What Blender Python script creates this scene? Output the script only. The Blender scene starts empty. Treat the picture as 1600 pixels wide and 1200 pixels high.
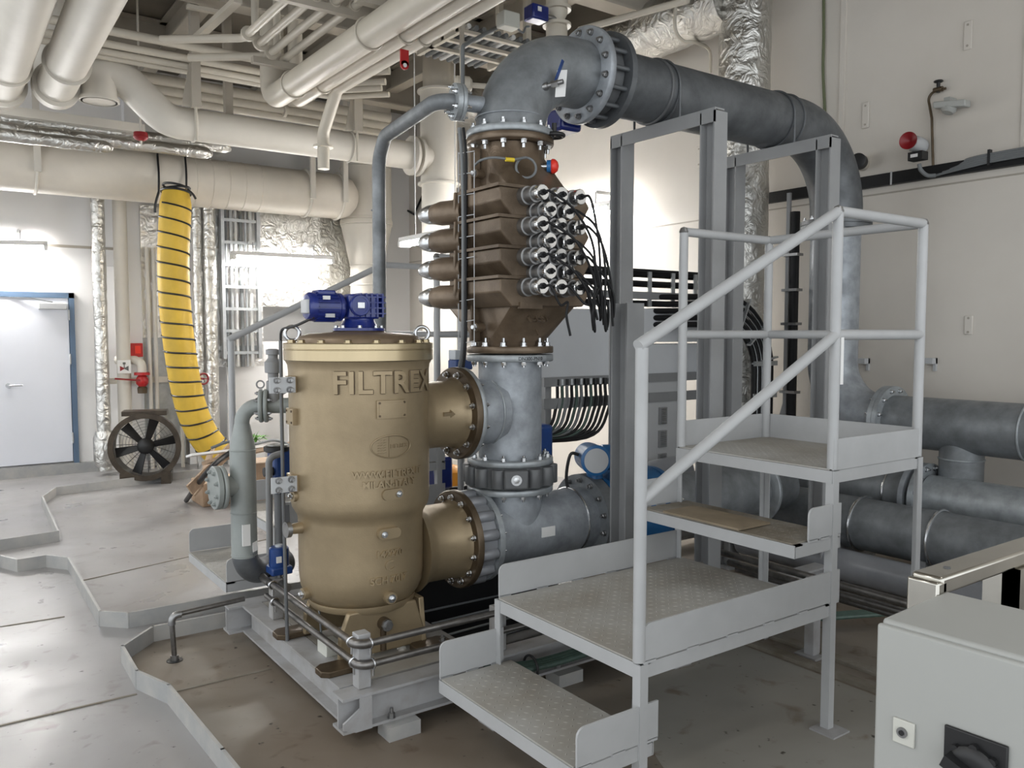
import bpy, math, random
from mathutils import Vector, Quaternion, Matrix
random.seed(7)
SC = bpy.context.scene
COL = SC.collection
PI = math.pi
R = math.radians

# ------------------------------------------------------------------ camera
CAM_H, CAM_F, CAM_PITCH, CAM_YAW = 1.6, 1290.0, R(3.5), R(-35.5)
cd = bpy.data.cameras.new('camera'); cd.sensor_width = 36.0; cd.lens = CAM_F / 1600 * 36.0
cd.clip_start = 0.05; cd.clip_end = 60
cam = bpy.data.objects.new('camera', cd); COL.objects.link(cam)
cam.location = (0, 0, CAM_H); cam.rotation_euler = (PI / 2 - CAM_PITCH, 0, CAM_YAW)
SC.camera = cam

# ------------------------------------------------------------------ world, exposure
w = bpy.data.worlds.new('world'); SC.world = w; w.use_nodes = True
w.node_tree.nodes['Background'].inputs[0].default_value = (0.93, 0.97, 1.0, 1)
w.node_tree.nodes['Background'].inputs[1].default_value = 1.75
SC.view_settings.view_transform = 'Standard'
SC.view_settings.look = 'None'
SC.view_settings.exposure = 0.12
SC.view_settings.gamma = 1.0
SC.view_settings.use_curve_mapping = False
CEIL = 4.7          # ceiling height
RX = 5.75           # right wall plane
BY = 10.6           # back wall plane

def area_light(name, loc, size, power, rot=(0, 0, 0), color=(1, 0.98, 0.95)):
    l = bpy.data.lights.new(name, 'AREA'); l.shape = 'RECTANGLE'
    l.size, l.size_y = size; l.energy = power; l.color = color
    o = bpy.data.objects.new(name, l); COL.objects.link(o)
    o.location = loc; o.rotation_euler = rot
    return o
# area lights added out of view, around and behind the viewer, to light the hall
for nm, loc, sz, pw in (('added_area_light', (-1.6, 3.4, 4.3), (1.2, 0.5), 32),
                        ('added_area_light', (-0.6, -0.6, 4.3), (1.2, 0.5), 12),
                        ('added_area_light', (-1.6, 7.4, 4.3), (1.2, 0.5), 45),
                        ('added_area_light', (3.2, 0.4, 4.3), (1.2, 0.5), 14)):
    area_light(nm, loc, sz, pw)

# ------------------------------------------------------------------ picture helper: where a sight line meets a plane
_ca, _sa = math.cos(R(54.5)), math.sin(R(54.5))
_cp, _sp = math.cos(CAM_PITCH), math.sin(CAM_PITCH)
_F = Vector((_ca * _cp, _sa * _cp, -_sp)); _U = Vector((_ca * _sp, _sa * _sp, _cp)); _Rt = Vector((_sa, -_ca, 0))
_C = Vector((0, 0, CAM_H))
def ray(px, py): return _F + _Rt * ((px - 800) / CAM_F) - _U * ((py - 600) / CAM_F)
def atX(px, py, x): d = ray(px, py); return _C + d * (x / d.x)
def atY(px, py, y): d = ray(px, py); return _C + d * (y / d.y)
def atZ(px, py, z): d = ray(px, py); return _C + d * ((z - CAM_H) / d.z)

# ------------------------------------------------------------------ materials
M = {}
def mat(name, col, rough=0.5, metal=0.0, var=0.0, vscale=6.0, col2=None, bump=0.0, bscale=60.0, detail=4.0,
        rvar=0.0, emit=None, estr=0.0, spec=0.5, stretch=None, coat=0.0, lo=0.35, hi=0.65):
    m = bpy.data.materials.new(name); m.use_nodes = True
    nt = m.node_tree; b = nt.nodes['Principled BSDF']
    b.inputs['Base Color'].default_value = (*col, 1)
    b.inputs['Roughness'].default_value = rough
    b.inputs['Metallic'].default_value = metal
    b.inputs['Specular IOR Level'].default_value = spec
    b.inputs['Coat Weight'].default_value = coat
    if emit:
        b.inputs['Emission Color'].default_value = (*emit, 1); b.inputs['Emission Strength'].default_value = estr
    if var or bump or rvar or col2:
        tc = nt.nodes.new('ShaderNodeNewGeometry')
        mp = nt.nodes.new('ShaderNodeMapping'); nt.links.new(tc.outputs['Position'], mp.inputs[0])
        if stretch: mp.inputs['Scale'].default_value = stretch
        nz = nt.nodes.new('ShaderNodeTexNoise'); nz.inputs['Scale'].default_value = vscale
        nz.inputs['Detail'].default_value = detail; nz.inputs['Roughness'].default_value = 0.6
        nt.links.new(mp.outputs[0], nz.inputs[0])
        rp = nt.nodes.new('ShaderNodeMapRange'); rp.inputs[1].default_value = lo; rp.inputs[2].default_value = hi
        nt.links.new(nz.outputs[0], rp.inputs[0])
        c2 = col2 or tuple(max(0, c * (1 - var)) for c in col)
        mx = nt.nodes.new('ShaderNodeMix'); mx.data_type = 'RGBA'
        mx.inputs[6].default_value = (*col, 1); mx.inputs[7].default_value = (*c2, 1)
        nt.links.new(rp.outputs[0], mx.inputs[0]); nt.links.new(mx.outputs[2], b.inputs['Base Color'])
        if rvar:
            rr = nt.nodes.new('ShaderNodeMapRange'); rr.inputs[1].default_value = lo; rr.inputs[2].default_value = hi
            rr.inputs[3].default_value = rough; rr.inputs[4].default_value = rough + rvar
            nt.links.new(nz.outputs[0], rr.inputs[0]); nt.links.new(rr.outputs[0], b.inputs['Roughness'])
        if bump:
            n2 = nt.nodes.new('ShaderNodeTexNoise'); n2.inputs['Scale'].default_value = bscale; n2.inputs['Detail'].default_value = 3
            nt.links.new(mp.outputs[0], n2.inputs[0])
            bp = nt.nodes.new('ShaderNodeBump'); bp.inputs['Strength'].default_value = bump; bp.inputs['Distance'].default_value = 0.01
            nt.links.new(n2.outputs[0], bp.inputs['Height']); nt.links.new(bp.outputs[0], b.inputs['Normal'])
    M[name] = m
    return m
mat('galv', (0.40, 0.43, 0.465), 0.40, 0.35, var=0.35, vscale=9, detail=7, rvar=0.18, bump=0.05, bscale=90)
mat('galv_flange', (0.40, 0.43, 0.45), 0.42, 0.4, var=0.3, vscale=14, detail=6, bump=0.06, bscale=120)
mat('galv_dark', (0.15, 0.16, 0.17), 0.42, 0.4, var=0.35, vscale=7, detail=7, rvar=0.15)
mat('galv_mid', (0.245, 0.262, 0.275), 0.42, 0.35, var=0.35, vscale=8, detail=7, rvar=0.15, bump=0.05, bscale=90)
mat('bronze_lid', (0.24, 0.175, 0.115), 0.4, 0.45, var=0.3, vscale=6)
mat('valve_grey', (0.125, 0.13, 0.135), 0.42, 0.1, var=0.15, vscale=8)
mat('lug_grey', (0.27, 0.28, 0.30), 0.35, 0.15, var=0.15, vscale=8)
mat('bronze', (0.355, 0.277, 0.172), 0.36, 0.5, var=0.20, vscale=5, detail=5, rvar=0.1, bump=0.06, bscale=160)
mat('bronze_machined', (0.47, 0.385, 0.245), 0.27, 0.85, var=0.15, vscale=4, stretch=(1, 1, 0.2))
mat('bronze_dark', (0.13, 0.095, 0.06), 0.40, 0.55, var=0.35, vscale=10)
mat('cast_brown', (0.085, 0.06, 0.038), 0.38, 0.4, col2=(0.195, 0.145, 0.10), vscale=4, detail=6, bump=0.12, bscale=120)
mat('steel', (0.62, 0.63, 0.64), 0.26, 1.0, var=0.15, vscale=20)
mat('steel_dull', (0.34, 0.34, 0.34), 0.38, 0.9, var=0.25, vscale=16)
mat('chrome', (0.80, 0.81, 0.82), 0.12, 1.0)
mat('pipe_steel', (0.235, 0.225, 0.215), 0.36, 0.85, var=0.35, vscale=22, detail=5)
mat('stair_grey', (0.435, 0.442, 0.448), 0.42, 0.0, var=0.10, vscale=4, rvar=0.1)
mat('tread_grey', (0.41, 0.405, 0.385), 0.5, 0.0, col2=(0.27, 0.245, 0.205), vscale=1.9, detail=7)
mat('tread_dusty', (0.265, 0.245, 0.21), 0.62, 0.0, col2=(0.15, 0.125, 0.09), vscale=5, detail=8, bump=0.2, bscale=180)
mat('skid_grey', (0.36, 0.36, 0.365), 0.45, 0.0, col2=(0.25, 0.235, 0.215), vscale=6, detail=7, lo=0.45, hi=0.75)
mat('frame_grey', (0.31, 0.315, 0.32), 0.40, 0.0, var=0.12, vscale=3)
mat('rail_grey', (0.26, 0.265, 0.27), 0.45, 0.0, var=0.12, vscale=5)
mat('backflush_grey', (0.30, 0.325, 0.315), 0.42, 0.05, var=0.18, vscale=6)
mat('cream', (0.58, 0.535, 0.455), 0.40, 0.0, var=0.10, vscale=2.5, detail=5)
mat('cream_dark', (0.40, 0.365, 0.31), 0.45, 0.0, var=0.15, vscale=3)
mat('white_pipe', (0.65, 0.615, 0.55), 0.5, 0.0, var=0.08, vscale=2)
mat('wall', (0.67, 0.63, 0.575), 0.5, 0.0, col2=(0.60, 0.56, 0.505), vscale=0.9, detail=6, lo=0.3, hi=0.75)
mat('wall_white', (0.80, 0.79, 0.78), 0.5, 0.0, var=0.04, vscale=1.2)
mat('ceiling', (0.20, 0.175, 0.14), 0.6, 0.0, var=0.25, vscale=1.5)
mat('beam', (0.45, 0.41, 0.345), 0.5, 0.0, var=0.12, vscale=2)
mat('door_white', (0.74, 0.76, 0.82), 0.4, 0.0, var=0.03, vscale=2)
mat('door_blue', (0.11, 0.17, 0.26), 0.42, 0.0, var=0.1, vscale=4)
mat('kerb', (0.33, 0.335, 0.335), 0.42, 0.0, col2=(0.42, 0.41, 0.39), vscale=7, detail=6)
mat('blue_motor', (0.012, 0.026, 0.19), 0.28, 0.05, var=0.25, vscale=20, coat=0.4)
mat('blue_actuator', (0.012, 0.05, 0.20), 0.35, 0.0, var=0.2, vscale=20)
mat('blue_meter', (0.02, 0.13, 0.33), 0.35, 0.0, var=0.15, vscale=10)
mat('black', (0.012, 0.012, 0.013), 0.45)
mat('rubber', (0.008, 0.008, 0.009), 0.5, spec=0.3)
mat('cable_grey', (0.16, 0.17, 0.175), 0.5)
mat('cable_olive', (0.13, 0.15, 0.08), 0.5)
mat('cable_green', (0.06, 0.105, 0.085), 0.5, var=0.3, vscale=30)
mat('red', (0.42, 0.012, 0.014), 0.35)
mat('red_bright', (0.72, 0.035, 0.02), 0.3)
mat('dark_red', (0.22, 0.008, 0.012), 0.45)
mat('yellow_fabric', (0.66, 0.43, 0.045), 0.55, var=0.15, vscale=5, bump=0.25, bscale=14)
mat('yellow', (0.75, 0.55, 0.03), 0.45)
mat('orange', (0.75, 0.30, 0.02), 0.45)
mat('fan_metal', (0.075, 0.058, 0.042), 0.36, 0.6, var=0.4, vscale=12)
mat('wood', (0.42, 0.29, 0.19), 0.6, var=0.25, vscale=8, stretch=(1, 6, 1))
mat('board_dusty', (0.27, 0.215, 0.145), 0.65, var=0.3, vscale=6)
mat('paper', (0.75, 0.75, 0.74), 0.6)
mat('label_grey', (0.48, 0.49, 0.50), 0.5)
mat('cabinet', (0.385, 0.39, 0.372), 0.42, 0.0, var=0.03, vscale=3)
mat('cabinet_grey', (0.62, 0.64, 0.665), 0.42, 0.0, var=0.06, vscale=2.5)
mat('box_cream', (0.55, 0.55, 0.50), 0.45)
mat('stainless', (0.55, 0.53, 0.48), 0.24, 1.0, var=0.15, vscale=6)
mat('tray', (0.50, 0.52, 0.53), 0.4, 0.7, var=0.2, vscale=10)
mat('duct_white', (0.69, 0.64, 0.56), 0.45, 0.0, var=0.08, vscale=3)
mat('bright_glass', (0.5, 0.54, 0.58), 0.2, 0.0)
mat('green_plant', (0.12, 0.3, 0.05), 0.6)
mat('tube', (1, 1, 1), 0.4, emit=(1.0, 0.98, 0.95), estr=190.0)
# crumpled aluminium foil
def foil(name, col, strength, scale):
    m = mat(name, col, 0.33, 1.0)
    nt = m.node_tree; b = nt.nodes['Principled BSDF']
    g = nt.nodes.new('ShaderNodeNewGeometry')
    v = nt.nodes.new('ShaderNodeTexNoise'); v.inputs['Scale'].default_value = scale; v.inputs['Detail'].default_value = 5
    v.inputs['Distortion'].default_value = 1.2
    nt.links.new(g.outputs['Position'], v.inputs['Vector'])
    bp = nt.nodes.new('ShaderNodeBump'); bp.inputs['Strength'].default_value = strength; bp.inputs['Distance'].default_value = 0.06
    nt.links.new(v.outputs[0], bp.inputs['Height']); nt.links.new(bp.outputs[0], b.inputs['Normal'])
foil('foil', (0.64, 0.63, 0.60), 0.55, 8.5)
foil('foil_flat', (0.66, 0.65, 0.63), 0.35, 9)
# painted steel floor with scuffs and stains
def floor_mat(name, c1, c2, c3, rough):
    m = bpy.data.materials.new(name); m.use_nodes = True; nt = m.node_tree; b = nt.nodes['Principled BSDF']
    g = nt.nodes.new('ShaderNodeNewGeometry')
    def noise(s, d, dist=0.0):
        n = nt.nodes.new('ShaderNodeTexNoise'); n.inputs['Scale'].default_value = s; n.inputs['Detail'].default_value = d
        n.inputs['Distortion'].default_value = dist; nt.links.new(g.outputs['Position'], n.inputs['Vector']); return n
    def rng(n, a, bb):
        r = nt.nodes.new('ShaderNodeMapRange'); r.inputs[1].default_value = a; r.inputs[2].default_value = bb
        nt.links.new(n.outputs[0], r.inputs[0]); return r
    def mix(f, a, bcol):
        x = nt.nodes.new('ShaderNodeMix'); x.data_type = 'RGBA'
        if isinstance(a, tuple): x.inputs[6].default_value = (*a, 1)
        else: nt.links.new(a.outputs[2], x.inputs[6])
        x.inputs[7].default_value = (*bcol, 1); nt.links.new(f.outputs[0], x.inputs[0]); return x
    m1 = mix(rng(noise(1.1, 6, 0.4), 0.4, 0.68), c1, c2)
    m2 = mix(rng(noise(7, 8, 0.6), 0.60, 0.74), m1, c3)
    m3 = mix(rng(noise(22, 4), 0.675, 0.74), m2, tuple(c * 0.25 for c in c3))
    nt.links.new(m3.outputs[2], b.inputs['Base Color'])
    r = rng(noise(2.5, 6), 0.3, 0.7); r.inputs[3].default_value = rough; r.inputs[4].default_value = rough + 0.2
    nt.links.new(r.outputs[0], b.inputs['Roughness'])
    bp = nt.nodes.new('ShaderNodeBump'); bp.inputs['Strength'].default_value = 0.12; bp.inputs['Distance'].default_value = 0.01
    nt.links.new(noise(3.5, 4).outputs[0], bp.inputs['Height']); nt.links.new(bp.outputs[0], b.inputs['Normal'])
    M[name] = m
floor_mat('floor', (0.31, 0.305, 0.305), (0.26, 0.25, 0.245), (0.20, 0.18, 0.17), 0.25)
floor_mat('floor_brown', (0.23, 0.20, 0.165), (0.175, 0.14, 0.105), (0.115, 0.078, 0.052), 0.34)
floor_mat('floor_grey', (0.31, 0.30, 0.27), (0.25, 0.235, 0.205), (0.18, 0.145, 0.11), 0.38)

# ------------------------------------------------------------------ mesh builder
def basis(ax):
    ax = Vector(ax).normalized()
    t = Vector((0, 0, 1)) if abs(ax.z) < 0.9 else Vector((1, 0, 0))
    u = t.cross(ax).normalized(); v = ax.cross(u)
    return u, v, ax
def fillet(pts, r, n=8):
    pts = [Vector(p) for p in pts]; out = [pts[0]]
    for i in range(1, len(pts) - 1):
        a, b, c = pts[i - 1], pts[i], pts[i + 1]
        rr = r[i] if isinstance(r, (list, tuple)) else r
        d1 = (a - b).normalized(); d2 = (c - b).normalized()
        ang = d1.angle(d2)
        if ang > PI - 0.02 or rr <= 0: out.append(b); continue
        t = min(rr / math.tan(ang / 2), (a - b).length * 0.499 if i > 1 else (a - b).length, (c - b).length * 0.499 if i < len(pts) - 2 else (c - b).length)
        rr = t * math.tan(ang / 2)
        cen = b + (d1 + d2).normalized() * (rr / math.sin(ang / 2))
        p0 = b + d1 * t - cen; p1 = b + d2 * t - cen
        tot = p0.angle(p1); axis = p0.cross(p1).normalized()
        for k in range(n + 1):
            out.append(cen + Quaternion(axis, tot * k / n) @ p0)
    out.append(pts[-1])
    res = [out[0]]
    for p in out[1:]:
        if (p - res[-1]).length > 1e-5: res.append(p)
    return res
def catmull(pts, n=6):
    pts = [Vector(p) for p in pts]; P = [pts[0] * 2 - pts[1]] + pts + [pts[-1] * 2 - pts[-2]]; out = []
    for i in range(1, len(P) - 2):
        for k in range(n):
            t = k / n; a, b, c, d = P[i - 1], P[i], P[i + 1], P[i + 2]
            out.append(0.5 * ((2 * b) + (c - a) * t + (2 * a - 5 * b + 4 * c - d) * t * t + (3 * b - a - 3 * c + d) * t ** 3))
    out.append(pts[-1]); return out
class MB:
    def __init__(s): s.v = []; s.f = []
    def add(s, vs, fs):
        o = len(s.v); s.v += [Vector(p) for p in vs]; s.f += [tuple(i + o for i in f) for f in fs]; return s
    def box(s, x0, x1, y0, y1, z0, z1):
        return s.add([(x0, y0, z0), (x1, y0, z0), (x1, y1, z0), (x0, y1, z0), (x0, y0, z1), (x1, y0, z1), (x1, y1, z1), (x0, y1, z1)],
                     [(3, 2, 1, 0), (4, 5, 6, 7), (0, 1, 5, 4), (1, 2, 6, 5), (2, 3, 7, 6), (3, 0, 4, 7)])
    def obox(s, c, ax, ay, az, sx, sy, sz):
        c = Vector(c); ax = Vector(ax).normalized() * sx / 2; ay = Vector(ay).normalized() * sy / 2; az = Vector(az).normalized() * sz / 2
        return s.add([c - ax - ay - az, c + ax - ay - az, c + ax + ay - az, c - ax + ay - az, c - ax - ay + az, c + ax - ay + az, c + ax + ay + az, c - ax + ay + az],
                     [(3, 2, 1, 0), (4, 5, 6, 7), (0, 1, 5, 4), (1, 2, 6, 5), (2, 3, 7, 6), (3, 0, 4, 7)])
    def bar(s, p0, p1, w_, h, up=(0, 0, 1)):
        p0 = Vector(p0); p1 = Vector(p1); d = (p1 - p0); u = Vector(up)
        if abs(d.normalized().dot(u)) > 0.99: u = Vector((1, 0, 0))
        side = d.cross(u).normalized(); u2 = side.cross(d).normalized()
        return s.obox((p0 + p1) / 2, d, side, u2, d.length, w_, h)
    def cyl(s, p0, p1, r0, r1=None, seg=20, caps=True):
        return s.tube([p0, p1], [r0, r0 if r1 is None else r1], seg, caps)
    def tube(s, path, r, seg=16, caps=True, squash=None):
        path = [Vector(p) for p in path]; n = len(path)
        rs = list(r) if isinstance(r, (list, tuple)) else [r] * n
        tg = []
        for i in range(n):
            a = path[i] - path[i - 1] if i > 0 else path[1] - path[0]
            b = path[i + 1] - path[i] if i < n - 1 else path[-1] - path[-2]
            t = a.normalized() + b.normalized()
            tg.append(t.normalized() if t.length > 1e-6 else b.normalized())
        u, v, _ = basis(tg[0]); vs = []
        for i in range(n):
            if i: u = (tg[i - 1].rotation_difference(tg[i])) @ u
            u = (u - tg[i] * u.dot(tg[i])).normalized(); v = tg[i].cross(u)
            for k in range(seg):
                a = 2 * PI * k / seg
                vs.append(path[i] + (u * math.cos(a) + v * math.sin(a)) * rs[i])
        fs = [(i * seg + k, i * seg + (k + 1) % seg, (i + 1) * seg + (k + 1) % seg, (i + 1) * seg + k) for i in range(n - 1) for k in range(seg)]
        if caps: fs += [tuple(range(seg))[::-1], tuple((n - 1) * seg + k for k in range(seg))]
        return s.add(vs, fs)
    def lathe(s, prof, org=(0, 0, 0), ax=(0, 0, 1), seg=48, closed=False):
        u, v, a_ = basis(ax); org = Vector(org); vs = []; n = len(prof)
        for (r, h) in prof:
            for k in range(seg):
                a = 2 * PI * k / seg
                vs.append(org + a_ * h + (u * math.cos(a) + v * math.sin(a)) * r)
        fs = []
        for i in range(n if closed else n - 1):
            j = (i + 1) % n
            for k in range(seg):
                fs.append((i * seg + k, i * seg + (k + 1) % seg, j * seg + (k + 1) % seg, j * seg + k))
        if not closed:
            if prof[0][0] > 1e-6: fs.append(tuple(range(seg))[::-1])
            if prof[-1][0] > 1e-6: fs.append(tuple((n - 1) * seg + k for k in range(seg)))
        return s.add(vs, fs)
    def disc(s, c, ax, r, h, seg=32, ch=0.0):
        ax = Vector(ax).normalized(); c = Vector(c)
        pr = [(r, 0), (r, h)] if not ch else [(r - ch, 0), (r, ch), (r, h - ch), (r - ch, h)]
        return s.lathe(pr, c, ax, seg)
    def ring(s, c, ax, r0, r1, h, seg=32):
        return s.lathe([(r0, 0), (r1, 0), (r1, h), (r0, h)], c, ax, seg, closed=True)
    def torus(s, c, ax, R_, r, seg=24, rs=8, a0=0, a1=2 * PI):
        u, v, a_ = basis(ax); c = Vector(c)
        full = abs(a1 - a0 - 2 * PI) < 1e-6; n = seg
        pts = [c + (u * math.cos(a0 + (a1 - a0) * k / n) + v * math.sin(a0 + (a1 - a0) * k / n)) * R_ for k in range(n if full else n + 1)]
        if full:
            vs = []
            for k, p in enumerate(pts):
                rad = (p - c).normalized()
                for j in range(rs):
                    b = 2 * PI * j / rs; vs.append(p + (rad * math.cos(b) + a_ * math.sin(b)) * r)
            return s.add(vs, [(k * rs + j, k * rs + (j + 1) % rs, ((k + 1) % n) * rs + (j + 1) % rs, ((k + 1) % n) * rs + j) for k in range(n) for j in range(rs)])
        return s.tube(pts, r, rs)
    def prism(s, poly, o, ux, uy, depth, centre=False):
        o = Vector(o); ux = Vector(ux).normalized(); uy = Vector(uy).normalized(); nz = ux.cross(uy).normalized() * depth
        if centre: o = o - nz / 2
        n = len(poly); vs = [o + ux * a + uy * b for a, b in poly] + [o + ux * a + uy * b + nz for a, b in poly]
        return s.add(vs, [tuple(range(n))[::-1], tuple(range(n, 2 * n))] + [(i, (i + 1) % n, n + (i + 1) % n, n + i) for i in range(n)])
    def ibeam(s, p0, p1, h, w_, tf=0.012, tw=0.012, up=(0, 0, 1)):
        p0 = Vector(p0); p1 = Vector(p1); d = (p1 - p0); u = Vector(up)
        side = d.cross(u).normalized(); u = side.cross(d).normalized()
        a, b, c = w_ / 2, h / 2, tw / 2
        poly = [(-a, -b), (a, -b), (a, -b + tf), (c, -b + tf), (c, b - tf), (a, b - tf), (a, b), (-a, b), (-a, b - tf), (-c, b - tf), (-c, -b + tf), (-a, -b + tf)]
        n = len(poly); vs = [p0 + side * x + u * y for x, y in poly] + [p1 + side * x + u * y for x, y in poly]
        return s.add(vs, [tuple(range(n)), tuple(range(n, 2 * n))[::-1]] + [(i, n + i, n + (i + 1) % n, (i + 1) % n) for i in range(n)])
    def angle(s, p0, p1, a, t, d1, d2):
        # angle iron from p0 to p1, legs along d1 and d2
        d1 = Vector(d1).normalized(); d2 = Vector(d2).normalized(); p0 = Vector(p0); p1 = Vector(p1)
        poly = [(0, 0), (a, 0), (a, t), (t, t), (t, a), (0, a)]; n = 6
        vs = [p0 + d1 * x + d2 * y for x, y in poly] + [p1 + d1 * x + d2 * y for x, y in poly]
        return s.add(vs, [tuple(range(n)), tuple(range(n, 2 * n))[::-1]] + [(i, n + i, n + (i + 1) % n, (i + 1) % n) for i in range(n)])

import bmesh
LOC = {}
def mesh_from(mb, name, org, sharp):
    me = bpy.data.meshes.new(name)
    me.from_pydata([v - org for v in mb.v], [], mb.f)
    bm = bmesh.new(); bm.from_mesh(me); bmesh.ops.recalc_face_normals(bm, faces=bm.faces); bm.to_mesh(me); bm.free()
    me.polygons.foreach_set('use_smooth', [True] * len(me.polygons))
    me.set_sharp_from_angle(angle=R(sharp))
    me.update()
    return me
def thing(name, label, cat, loc, group=None):
    o = bpy.data.objects.new(name, None); COL.objects.link(o); o.empty_display_size = 0.1
    o.location = loc; LOC[o.name] = Vector(loc)
    o['label'] = label; o['category'] = cat
    if group: o['group'] = group
    return o
def P(mb, name, m, parent, label=None, bev=0, sharp=38, kind=None):
    org = LOC[parent.name]
    me = mesh_from(mb, name, org, sharp); me.materials.append(M[m])
    o = bpy.data.objects.new(name, me); COL.objects.link(o); o.parent = parent; LOC[o.name] = org
    if label: o['label'] = label
    if kind: o['kind'] = kind
    if bev:
        b = o.modifiers.new('bevel', 'BEVEL'); b.width = bev; b.segments = 2; b.limit_method = 'ANGLE'; b.angle_limit = R(40)
    return o
def S(mb, name, m, label=None, cat=None, group=None, bev=0, sharp=38, kind=None):
    xs = [v.x for v in mb.v]; ys = [v.y for v in mb.v]; zs = [v.z for v in mb.v]
    org = Vector(((min(xs) + max(xs)) / 2, (min(ys) + max(ys)) / 2, min(zs)))
    me = mesh_from(mb, name, org, sharp); me.materials.append(M[m])
    o = bpy.data.objects.new(name, me); COL.objects.link(o); o.location = org; LOC[o.name] = org
    if label: o['label'] = label
    if cat: o['category'] = cat
    if group: o['group'] = group
    if kind: o['kind'] = kind
    if bev:
        b = o.modifiers.new('bevel', 'BEVEL'); b.width = bev; b.segments = 2; b.limit_method = 'ANGLE'; b.angle_limit = R(40)
    return o
def ST(mb, name, m, bev=0): return S(mb, name, m, kind='structure', bev=bev)
def shared(me, name, parent, pos, quat=None, label=None):
    # one more object on shared mesh data, placed in its parent's space
    o = bpy.data.objects.new(name, me); COL.objects.link(o); o.parent = parent
    o.location = Vector(pos) - LOC[parent.name]
    if quat is not None: o.rotation_mode = 'QUATERNION'; o.rotation_quaternion = quat
    if label: o['label'] = label
    return o
ZAX = Vector((0, 0, 1))
def bolt_mesh(r, head, shank, m, name='bolt'):
    b = MB(); b.lathe([(r * 1.25, 0), (r * 1.25, r * 0.25)], seg=12); b.lathe([(r, r * 0.25), (r, head), (r * 0.75, head + r * 0.15)], seg=6)
    if shank: b.cyl((0, 0, head), (0, 0, head + shank), r * 0.55, seg=8)
    me = mesh_from(b, name, Vector((0, 0, 0)), 30); me.materials.append(M[m]); return me
BOLT = {}
def bolt_circle(parent, c, ax, rad, n, r=0.012, head=0.016, shank=0.008, m='steel', phase=0.5, skip=None):
    key = (r, head, shank, m)
    if key not in BOLT: BOLT[key] = bolt_mesh(r, head, shank, m)
    u, v, a_ = basis(ax); q = ZAX.rotation_difference(a_); c = Vector(c)
    for k in range(n):
        a = 2 * PI * (k + phase) / n
        p = c + (u * math.cos(a) + v * math.sin(a)) * rad
        if skip and skip(p): continue
        shared(BOLT[key], 'bolt', parent, p, q)
def flange(parent, c, ax, r_in, r_out, th, m, n=0, br=0.011, name='flange', bm='steel', brad=None, both=False):
    # raised-face flange: ring with thickness th starting at c along ax; bolt heads on the far face
    ax = Vector(ax).normalized(); c = Vector(c)
    b = MB(); b.lathe([(r_in, 0), (r_out - 0.004, 0), (r_out, 0.004), (r_out, th - 0.004), (r_out - 0.004, th), (r_in, th)], c, ax, 48, closed=True)
    f = P(b, name, m, parent, sharp=50)
    brad = brad or (r_out - br * 2.0)
    if n: bolt_circle(f, c + ax * th, ax, brad, n, br, br * 1.3, br * 0.9, bm)
    if n and both: bolt_circle(f, c, -ax, brad, n, br, br * 1.3, br * 0.9, bm)
    return f
def text_mesh(body, size, extr, spacing=1.0, bold=0.0):
    c = bpy.data.curves.new('lettering', 'FONT'); c.body = body; c.size = size; c.extrude = extr; c.resolution_u = 4
    c.offset = bold; c.align_x = 'CENTER'; c.align_y = 'CENTER'; c.space_character = spacing
    o = bpy.data.objects.new('lettering', c); COL.objects.link(o)
    bpy.context.view_layer.update()
    me = o.to_mesh(); vs = [v.co.copy() for v in me.vertices]; fs = [tuple(p.vertices) for p in me.polygons]
    o.to_mesh_clear(); bpy.data.objects.remove(o); bpy.data.curves.remove(c)
    return vs, fs
def outline_cyl(mb, body, size, cx, cy, r, az, z, thick, spacing=1.0, sx=1.0, bold=0.0):
    # raised outline round wrapped lettering
    c = bpy.data.curves.new('lettering', 'FONT'); c.body = body; c.size = size; c.resolution_u = 4; c.fill_mode = 'NONE' if False else 'FRONT'
    c.align_x = 'CENTER'; c.align_y = 'CENTER'; c.space_character = spacing; c.offset = bold
    o = bpy.data.objects.new('lettering', c); COL.objects.link(o); bpy.context.view_layer.update()
    me = o.to_mesh(); cnt = {}
    for p in me.polygons:
        vs = list(p.vertices)
        for i in range(len(vs)): k = tuple(sorted((vs[i], vs[(i + 1) % len(vs)]))); cnt[k] = cnt.get(k, 0) + 1
    for (i, j), n in cnt.items():
        if n != 1: continue
        pts = []
        for v in (me.vertices[i].co, me.vertices[j].co):
            a = az + v.x * sx / r; pts.append((cx + r * math.cos(a), cy + r * math.sin(a), z + v.y))
        mb.tube(pts, thick, 5)
    o.to_mesh_clear(); bpy.data.objects.remove(o); bpy.data.curves.remove(c)
def text_cyl(mb, body, size, cx, cy, r, az, z, extr=0.004, spacing=1.0, sx=1.0, bold=0.0):
    # lettering wrapped round a vertical cylinder; az = facing direction
    vs, fs = text_mesh(body, size, extr, spacing, bold)
    out = []
    for p in vs:
        a = az + p.x * sx / r; rr = r + p.z
        out.append((cx + rr * math.cos(a), cy + rr * math.sin(a), z + p.y))
    mb.add(out, fs)
def text_flat(mb, body, size, o, ux, uy, extr=0.002, sx=1.0, spacing=1.0):
    vs, fs = text_mesh(body, size, extr, spacing); ux = Vector(ux).normalized(); uy = Vector(uy).normalized(); n = ux.cross(uy); o = Vector(o)
    mb.add([o + ux * p.x * sx + uy * p.y + n * p.z for p in vs], fs)
# ================================================================== SETTING
b = MB().box(-4, RX + 0.2, -2.5, BY + 0.2, -0.1, 0.0); fl = ST(b, 'floor', 'floor')
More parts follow.
